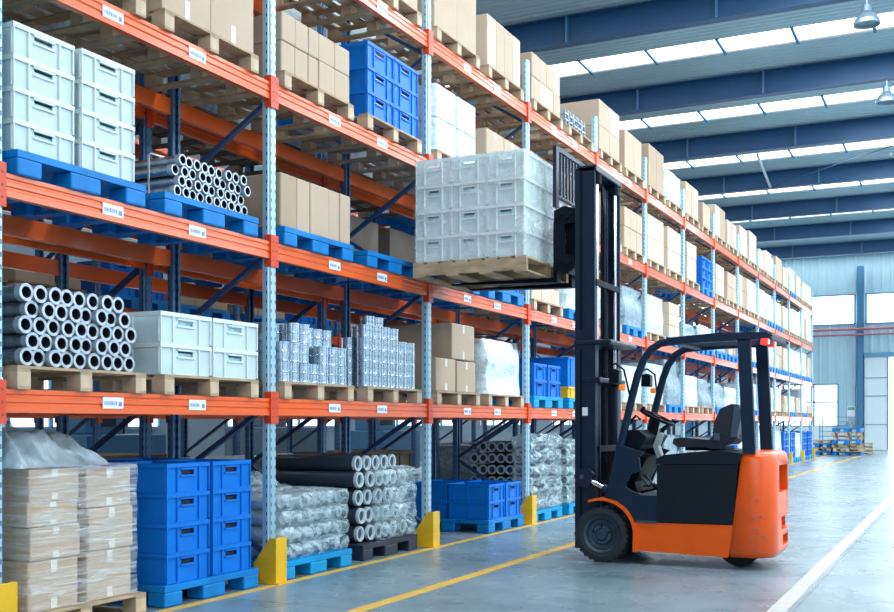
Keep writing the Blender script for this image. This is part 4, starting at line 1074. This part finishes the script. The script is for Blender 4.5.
mb = MB(); mb.prism([(2.14, 0.64), (2.27, 0.64), (2.24, 0.74), (2.36, 0.97), (2.18, 1.0)], yn+0.30, sym(yn)-0.10, 'fork_black'); fb(mb, 'pedal_box', bevel=0.01)
for dy_ in (0.42, 0.60):
    mb = MB(); mb.bar((2.24, yn+dy_, 0.82), (2.34, yn+dy_, 0.70), 0.02, 0.015, 'rim_grey'); mb.box(2.30, 2.37, yn+dy_-0.035, yn+dy_+0.035, 0.69, 0.705, 'fork_black'); fb(mb, 'pedal')
# dashboard
mb = MB(); mb.prism([(2.16, 1.095), (2.34, 1.05), (2.41, 1.17), (2.33, 1.235), (2.24, 1.235), (2.18, 1.17)], yn+0.10, sym(yn)-0.10, 'fork_black'); fb(mb, 'dashboard', bevel=0.02)
mb = MB(); mb.prism([(2.42, 0.64), (2.445, 0.64), (2.455, 0.98), (2.42, 1.08), (2.46, 1.20), (2.42, 1.21), (2.37, 1.08), (2.41, 0.97)], 10.06, 10.16, 'grey_plastic'); fb(mb, 'column_cover', bevel=0.012)
mb = MB(); mb.tube((2.34, 10.1, 1.12), (2.39, 10.1, 1.335), 0.045, 'fork_black', 14); sc_ = fb(mb, 'steering_column')
# steering wheel
mb = MB(); c0 = Vector((2.40, 10.1, 1.355)); nrm = Vector((0.42, 0, 0.9)).normalized(); u = Vector((0, 1, 0)); v = nrm.cross(u)
R = 0.165; pts = [c0+(u*math.cos(t_*2*math.pi/28)+v*math.sin(t_*2*math.pi/28))*R for t_ in range(29)]
vs = []; fs = []
for i in range(28):
    a = 2*math.pi*i/28; cdir = u*math.cos(a)+v*math.sin(a)
    for j in range(8):
        b_ = 2*math.pi*j/8; vs.append(c0+cdir*(R+0.015*math.cos(b_))+nrm*0.015*math.sin(b_))
for i in range(28):
    for j in range(8): fs.append((i*8+j, ((i+1) % 28)*8+j, ((i+1) % 28)*8+(j+1) % 8, i*8+(j+1) % 8))
mb.add(vs, fs, 'fork_black', True)
for a in (0.5, 2.64, 4.71):
    mb.bar(c0-nrm*0.01, c0+(u*math.cos(a)+v*math.sin(a))*R, 0.03, 0.012, 'fork_black', up=nrm)
mb.tube(c0-nrm*0.03, c0+nrm*0.015, 0.035, 'fork_black', 14)
kp = c0+(u*math.cos(2.2)+v*math.sin(2.2))*R; mb.tube(kp, kp+nrm*0.05, 0.018, 'fork_black', 10)
fb(mb, 'steering_wheel')
for k in range(3):
    mb = MB(); p0 = Vector((2.38, 10.22+k*0.06, 1.18)); mb.path([p0, p0+Vector((0.05, 0, 0.08)), p0+Vector((0.13, 0.01, 0.13))], 0.007, 'fork_black', 6); mb.tube(p0+Vector((0.12, 0.01, 0.12)), p0+Vector((0.15, 0.01, 0.15)), 0.016, 'fork_black', 8); fb(mb, 'control_lever')
mb = MB(); mb.path([(2.18, yn+0.16, 1.10), (2.19, yn+0.14, 1.26), (2.30, yn+0.14, 1.37), (2.34, yn+0.15, 1.33)], 0.012, 'fork_black', 8); fb(mb, 'grab_handle')
# battery hood
hy0, hy1 = yn-0.005, sym(yn)+0.005
mb = MB(); mb.prism([(2.535, 0.392), (3.215, 0.402), (3.262, 0.93), (2.535, 0.92)], hy0, hy1, 'hood_black'); fb(mb, 'battery_cover', bevel=0.006)
mb = MB(); mb.prism([(2.525, 0.925), (3.270, 0.935), (3.305, 1.03), (3.10, 1.055), (2.60, 1.010), (2.535, 0.975)], hy0-0.006, hy1+0.006, 'hood_black'); fb(mb, 'hood_lid', bevel=0.014, seg=3)
# counterweight
mb = MB()
levs = [(0.105, 3.185, 3.405), (0.15, 3.182, 3.445), (0.45, 3.225, 3.49), (0.98, 3.285, 3.475), (1.035, 3.30, 3.44), (1.05, 3.32, 3.40)]
def cw_ring(z_, xa, xb, y0_, y1_, n=8, rc=0.20):
    p = [(xa, y0_)]
    for i in range(n+1):
        a = -math.pi/2+math.pi/2*i/n; p.append((xb-rc+rc*math.cos(a), y0_+rc+rc*math.sin(a)))
    for i in range(n+1):
        a = math.pi/2*i/n; p.append((xb-rc+rc*math.cos(a), y1_-rc+rc*math.sin(a)))
    p.append((xa, y1_)); return [(a, b_, z_) for a, b_ in p]
rings = [(0.108, 0.03), (0.16, 0.0), (0.46, 0.0), (0.98, 0.005), (1.025, 0.02), (1.045, 0.055)]
def xa(z_): return 3.180+(z_-0.105)*0.118
vs = []; 
for z_, ins in rings: vs += cw_ring(z_, xa(z_)+0.004, 3.575-ins, hy0+ins, hy1-ins)
n_ = len(vs)//len(rings); fs = []
for k in range(len(rings)-1):
    for i in range(n_): fs.append((k*n_+i, k*n_+(i+1) % n_, (k+1)*n_+(i+1) % n_, (k+1)*n_+i))
mb.add(vs, fs, 'fork_weight', True); mb.add(vs, [tuple(range(n_-1, -1, -1)), tuple(range((len(rings)-1)*n_, len(rings)*n_))], 'fork_weight')
cw = fb(mb, 'counterweight')
# cut the recesses in its rear face
def cutter(x0, x1, y0_, y1_, z0, z1):
    c_ = MB(); c_.box(x0-FX, x1-FX, y0_-FY, y1_-FY, z0, z1, 'fork_weight'); return c_.build('cut')
cuts = [cutter(3.40, 3.7, 9.86, 10.36, 0.68, 0.92), cutter(3.40, 3.7, 9.98, 10.50, 0.335, 0.45), cutter(3.44, 3.7, 10.06, 10.44, 0.19, 0.28)]
bpy.context.view_layer.update()
for c_ in cuts:
    c_.location = (0, 0, 0); c_.parent = FK
bpy.context.view_layer.update()
for c_ in cuts:
    md = cw.modifiers.new('cut', 'BOOLEAN'); md.object = c_; md.operation = 'DIFFERENCE'; md.solver = 'EXACT'
bpy.context.view_layer.update()
dg = bpy.context.evaluated_depsgraph_get()
me = bpy.data.meshes.new_from_object(cw.evaluated_get(dg)); cw.modifiers.clear(); cw.data = me
for c_ in cuts: bpy.data.objects.remove(c_)
mb = MB(); mb.box(3.401, 3.412, 9.87, 10.35, 0.69, 0.91, 'hood_black'); fb(mb, 'recess_plate')  # added black sheet, painting the dark inside of the recess
mb = MB(); mb.tube((3.415, 10.08, 0.74), (3.52, 10.08, 0.74), 0.022, 'fork_orange', 12); mb.tube((3.45, 10.08, 0.69), (3.45, 10.08, 0.86), 0.016, 'fork_black', 10); fb(mb, 'tow_pin')
mb = MB()
rnd = random.Random(3)
for k in range(6):
    z_ = rnd.uniform(0.2, 0.75); x_ = rnd.uniform(3.29, 3.40); L_ = rnd.uniform(0.03, 0.12)
    mb = MB(); mb.box(x_, x_+L_*0.6, hy0-0.0012, hy0+0.001, z_, z_+0.004, 'fork_scuff'); fb(mb, 'scuff_mark')
for (z_, q) in ((0.47, 0.9), (0.48, 0.7), (0.62, 0.8), (0.37, 0.8), (0.17, 0.75), (0.30, 0.6)):
    a = -math.pi/2*q; cx, cy = 3.575-0.20+0.2008*math.cos(a), hy0+0.20+0.2008*math.sin(a)
    mb = MB(); mb.box(cx-0.020, cx+0.003, cy-0.022, cy+0.018, z_, z_+0.010, 'fork_scuff'); fb(mb, 'scuff_mark')
# seat
mb = MB(); mb.prism([(2.66, 1.075), (2.61, 1.11), (2.62, 1.155), (2.71, 1.165), (2.97, 1.145), (3.04, 1.075)], 9.86, 10.30, 'seat_vinyl'); fb(mb, 'seat_cushion', bevel=0.022, seg=3)
mb = MB(); mb.prism([(2.98, 1.10), (2.99, 1.30), (3.05, 1.43), (3.15, 1.475), (3.215, 1.465), (3.235, 1.38), (3.20, 1.16), (3.14, 1.10)], 9.86, 10.30, 'seat_vinyl'); bk = fb(mb, 'backrest', bevel=0.03, seg=3)
mb = MB(); mb.prism([(3.145, 1.17), (3.20, 1.17), (3.247, 1.38), (3.225, 1.455), (3.18, 1.46)], 9.845, 10.315, 'seat_grey'); fb(mb, 'back_shell', bevel=0.015)
mb = MB(); mb.prism([(2.92, 1.07), (2.97, 1.17), (3.05, 1.22), (3.12, 1.15), (3.10, 1.06)], 9.84, 9.868, 'seat_vinyl'); mb.box(3.0, 3.05, 9.815, 9.842, 1.14, 1.21, 'seat_grey'); fb(mb, 'seat_belt', bevel=0.006)
mb = MB(); mb.box(2.72, 3.10, 9.90, 10.26, 1.045, 1.085, 'fork_black'); fb(mb, 'seat_rail')
# overhead guard
for side in (0, 1):
    y_ = yn+0.035 if side == 0 else sym(yn)-0.035
    pts = [(2.06, y_, 0.60), (2.135, y_, 0.90), (2.21, y_, 1.20), (2.29, y_, 1.53), (2.345, y_, 1.74), (2.40, y_, 1.88), (2.47, y_, 1.975), (2.56, y_, 2.03), (2.68, y_, 2.045), (2.90, y_, 2.055)]
    mb = MB(); mb.path(pts, 0.036, 'fork_navy', 10, 0.8); fb(mb, 'front_pillar')
    ys = (y_-0.035, y_+0.035)
    mb = MB(); mb.prism([(3.30, 1.03), (3.41, 1.03), (3.365, 2.04), (3.255, 2.04)], ys[0], ys[1], 'fork_navy'); fb(mb, 'rear_pillar', bevel=0.008)
mb = MB()
for y_ in (yn+0.0, sym(yn)-0.06): mb.prism([(2.62, 2.015), (3.50, 2.035), (3.56, 2.06), (3.50, 2.095), (3.10, 2.105), (2.62, 2.075)], y_, y_+0.06, 'fork_navy')
mb.box(2.66, 2.74, yn+0.06, sym(yn)-0.06, 2.02, 2.07, 'fork_navy'); mb.box(3.44, 3.54, yn+0.06, sym(yn)-0.06, 2.04, 2.09, 'fork_navy')
gf = fb(mb, 'guard_frame', bevel=0.008)
for k in range(6):
    mb = MB(); y_ = yn+0.14+k*0.135; mb.box(2.74, 3.44, y_, y_+0.04, 2.045, 2.075, 'fork_navy'); fb(mb, 'guard_bar')
mb = MB(); mb.box(3.47, 3.53, yn+0.06, yn+0.20, 1.985, 2.038, 'fork_black'); fb(mb, 'lamp_bracket')
for (ya_, nm, m_) in ((yn-0.012, 'tail_lamp', 'lamp_red'), (yn+0.34, 'tail_lamp', 'lamp_red')):
    mb = MB(); mb.box(3.455, 3.525, ya_+0.0, ya_+0.085, 1.985, 2.040, m_); tl = fb(mb, nm, bevel=0.012)
    mb = MB(); mb.box(3.521, 3.528, ya_+0.0, ya_+0.06, 1.99, 2.03, 'lamp_clear'); fb(mb, 'reverse_lens', tl)
# mirrors and indicator lamps
for side in (0, 1):
    y_ = YN-0.02 if side == 0 else sym(YN-0.02); x_ = 2.20
    mb = MB(); mb.path([(2.28, y_+(0.05 if side == 0 else -0.05), 1.56), (2.24, y_, 1.79), (2.16, y_, 1.85), (2.10, y_, 1.83)], 0.010, 'fork_black', 7); ma = fb(mb, 'mirror_arm')
    mb = MB(); mb.prism([(2.11, 1.67), (2.20, 1.665), (2.205, 1.78), (2.17, 1.80), (2.12, 1.79)], y_-0.05, y_+0.05, 'fork_black'); mb.box(2.203, 2.207, y_-0.045, y_+0.045, 1.68, 1.77, 'rim_grey'); fb(mb, 'mirror', bevel=0.012)
    mb = MB(); mb.box(2.20, 2.25, y_-0.03, y_+0.03, 1.60, 1.655, 'lamp_orange'); fb(mb, 'indicator_lamp', bevel=0.010)
# mast
MX0, MX1 = 1.695, 1.93; MYN, MYF = 9.74, 10.57
def channel(x0, x1, ya, yb, z0, z1, m, open_to):
    mb = MB(); t = 0.018
    web = (ya, ya+t) if open_to > 0 else (yb-t, yb)
    mb.box(x0, x1, web[0], web[1], z0, z1, m)
    mb.box(x0, x0+t, ya+(t if open_to > 0 else 0), yb-(0 if open_to > 0 else t), z0, z1, m)
    mb.box(x1-t, x1, ya+(t if open_to > 0 else 0), yb-(0 if open_to > 0 else t), z0, z1, m)
    return mb
OUT_TOP, IN_TOP = 2.10, 3.76
for op, ya, yb in ((1, MYN, MYN+0.10), (-1, MYF-0.10, MYF)):
    mb = channel(MX0, MX1-0.03, ya, yb, 0.10, OUT_TOP, 'mast_steel', op); mb.box(MX0+0.05, MX0+0.075, ya-0.004 if op > 0 else yb, ya if op > 0 else yb+0.004, 0.2, OUT_TOP-0.1, 'fork_black'); fb(mb, 'outer_rail', bevel=0.004)
    ya2, yb2 = (ya+0.022, yb+0.01) if op > 0 else (ya-0.01, yb-0.022)
    mb = channel(MX0+0.022, MX1-0.055, ya2, yb2, 0.16, IN_TOP, 'mast_steel', op); fb(mb, 'inner_rail', bevel=0.004)
# third stage visible as wide dark rail above the outer rail
for op, ya, yb in ((1, MYN+0.0, MYN+0.02), (-1, MYF-0.02, MYF)):
    mb = MB(); mb.box(MX0, MX1-0.035, ya, yb, OUT_TOP+0.002, 3.745, 'mast_steel'); mb.box(MX0+0.05, MX0+0.08, ya-0.008 if op > 0 else yb, ya if op > 0 else yb+0.008, OUT_TOP+0.1, 3.72, 'fork_black'); fb(mb, 'upper_rail', bevel=0.004)
mb = MB(); mb.box(MX0+0.03, MX1-0.02, MYN, MYF, 3.70, 3.765, 'mast_steel'); fb(mb, 'top_crosshead', bevel=0.01)
mb = MB(); mb.box(MX0-0.01, MX1+0.13, MYN-0.02, MYF+0.04, 2.045, 2.095, 'mast_steel'); fb(mb, 'outer_crossbar', bevel=0.02)
mb = MB(); mb.box(MX0+0.07, MX1+0.02, MYN-0.012, MYF+0.0, 1.69, 1.735, 'mast_steel'); fb(mb, 'middle_crossbar', bevel=0.01)
for z_ in (2.62, 1.02, 0.42): 
    mb = MB(); mb.box(MX1-0.08, MX1-0.03, MYN+0.04, MYF-0.04, z_, z_+0.06, 'fork_black'); fb(mb, 'cross_member', bevel=0.006)
for y_, tp in ((MYN+0.125, 3.60), (MYF-0.125, 3.60)):
    mb = MB(); mb.tube((MX1-0.055, y_, 1.75), (MX1-0.055, y_, tp), 0.015, 'chrome', 16); c_ = fb(mb, 'piston_rod')
    mb = MB(); mb.tube((MX1-0.055, y_, 0.2), (MX1-0.055, y_, 1.748), 0.034, 'mast_steel', 16); mb.tube((MX1-0.055, y_, 1.66), (MX1-0.055, y_, 1.752), 0.040, 'fork_black', 16); fb(mb, 'lift_cylinder')
    mb = MB(); mb.tube((MX1-0.055, y_, tp+0.001), (MX1-0.055, y_, 3.70), 0.042, 'fork_black', 14); mb.tube((MX1-0.09, y_-0.045, tp+0.05), (MX1-0.09, y_+0.045, tp+0.05), 0.03, 'fork_black', 12); fb(mb, 'rod_cap')
for y_ in (MYN+0.20, MYN+0.28, MYF-0.21, MYF-0.28):
    mb = MB(); z_ = 0.9
    while z_ < 3.62:
        mb.box(MX1-0.115, MX1-0.103, y_-0.012, y_+0.012, z_, z_+0.028, 'chain'); z_ += 0.036
    mb.box(MX1-0.112, MX1-0.106, y_-0.006, y_+0.006, 0.9, 3.64, 'chain'); fb(mb, 'lift_chain')
for y_ in (MYN+0.33, MYN+0.36):
    mb = MB(); mb.path([(MX1-0.05, y_, 0.5), (MX1-0.045, y_, 1.8), (MX1-0.05, y_, 3.3), (MX1-0.07, y_, 3.62), (MX1-0.13, y_, 3.64), (MX1-0.15, y_, 3.3)], 0.011, 'fork_black', 8); fb(mb, 'hydraulic_hose')
mb = MB(); mb.box(MX0+0.065, MX0+0.13, MYN-0.0025, MYN-0.0005, 1.37, 1.45, 'label_white'); fb(mb, 'white_sticker')
# tilt cylinders
for y_ in (MYN-0.04, MYF+0.04):
    mb = MB(); mb.tube((1.78, y_, 0.79), (1.99, y_, 0.69), 0.022, 'chrome', 12); fb(mb, 'tilt_rod')
    mb = MB(); mb.tube((1.99, y_, 0.69), (2.10, y_, 0.64), 0.040, 'fork_navy', 14); fb(mb, 'tilt_cylinder')
    mb = MB(); mb.prism([(1.74, 0.69), (1.86, 0.69), (1.90, 0.82), (1.85, 0.88), (1.75, 0.86), (1.71, 0.80)], y_-0.03, y_+0.035, 'mast_steel'); mb.tube((1.79, y_-0.04, 0.79), (1.79, y_+0.045, 0.79), 0.022, 'rim_grey', 12); fb(mb, 'tilt_bracket', bevel=0.008)
# carriage, load backrest, forks (raised)
CX = 1.455
mb = MB()
for z_ in (2.80, 3.20): mb.box(CX, CX+0.045, 9.80, 10.62, z_, z_+0.10, 'mast_steel')
for y_ in (9.80, 10.00, 10.50): mb.box(CX+0.0455, CX+0.10, y_, y_+0.06, 2.80, 3.30, 'mast_steel')
fb(mb, 'carriage', bevel=0.01)
mb = MB()
mb.prism([(CX+0.02, 2.80), (CX+0.14, 2.74), (CX+0.22, 2.80), (CX+0.22, 2.92), (CX+0.12, 2.93), (CX+0.12, 3.22), (CX+0.27, 3.24), (CX+0.27, 3.36), (CX+0.12, 3.40), (CX+0.02, 3.36)], 9.76, 9.80, 'fork_black'); 
for z_ in (2.86, 3.31): mb.tube((CX+0.16, 9.74, z_), (CX+0.16, 9.81, z_), 0.035, 'fork_black', 14); mb.tube((CX+0.07, 9.74, z_), (CX+0.07, 9.81, z_), 0.025, 'fork_black', 14)
fb(mb, 'roller_bracket', bevel=0.006)
for y_ in (9.86, 10.25):
    mb = MB(); mb.box(CX+0.10, MX0+0.02, y_, y_+0.07, 2.84, 3.32, 'fork_black'); fb(mb, 'carriage_arm')
mb = MB()
for y_ in (9.80, 10.58): mb.box(CX+0.003, CX+0.04, y_-0.03, y_+0.055, 3.401, 4.00, 'mast_steel')
mb.box(CX+0.003, CX+0.04, 9.845, 10.58, 3.955, 4.00, 'mast_steel'); mb.box(CX+0.003, CX+0.04, 9.845, 10.58, 3.50, 3.53, 'mast_steel')
for k in range(7): mb.box(CX+0.01, CX+0.03, 9.93+k*0.09, 9.965+k*0.09, 3.53, 3.955, 'mast_steel')
fb(mb, 'load_backrest', bevel=0.004)
LZ = 2.735           # underside of the lifted pallet
for y_ in (9.90, 10.34):
    mb = MB(); mb.prism([(CX-0.04, LZ-0.047), (0.30, LZ-0.018), (0.30, LZ-0.002), (CX-0.04, LZ-0.002)], y_, y_+0.12, 'fork_black')
    mb.box(CX-0.04, CX-0.002, y_, y_+0.12, LZ-0.047, 3.28, 'fork_black'); fb(mb, 'fork', bevel=0.003)

# ---- lifted pallet and its crates
LX1, LX0, LY0, LY1 = 1.35, 0.145, 9.35, 10.56
r = tag(empty('wooden_pallet', (LX1, LY0, LZ)), 'pale wooden pallet lifted high on the forklift forks', 'pallet')
W = LX1-LX0; D = LY1-LY0
for y_ in (0, D/2-0.05, D-0.10):
    mb = MB(); mb.box(-W, 0, y_, y_+0.10 if 0 < y_ < D/2 else y_+0.045 if y_ == 0 else y_+0.10, 0.0185, 0.128, 'wood'); mb.build('stringer', r)
mb = MB()
for k in range(8): mb.box(-W+k*(W-0.115)/7, -W+k*(W-0.115)/7+0.115, 0, D, 0.1285, 0.148, 'wood_pale' if k % 2 else 'wood')
mb.build('top_deck', r)
mb = MB()
for k in range(4): mb.box(-W+k*(W-0.13)/3, -W+k*(W-0.13)/3+0.13, 0, D, 0.0, 0.018, 'wood')
mb.build('bottom_boards', r)
zt = LZ+0.149
for li in range(4):
    for cx in range(3):
        for cy in range(2):
            dup(frostL, (LX1-0.022-(2-cx)*0.387-0.385, LY0+0.005+cy*0.60, zt+li*0.251), -math.pi/2, label='frosted crate on lifted pallet, %s layer up, %s from left, %s row' % (ORD[li], ORD[cx], ['near', 'far'][cy]), group='frosted crates on the lifted pallet', cat='crate')
o = bumpy_sheet('stretch_wrap', LX1-0.010, 1.185, LY0-0.008, LY1-0.0, zt+0.004, zt+1.008, 'film_lift', 0.008, 24, 26, 22, 77, 0.0, lambda t: 0.006*math.cos(t*8*math.pi), top_amp=0.15)
tag(o, 'thin clear stretch wrap around the frosted crates on lifted pallet', 'stretch wrap')
drop_protos()
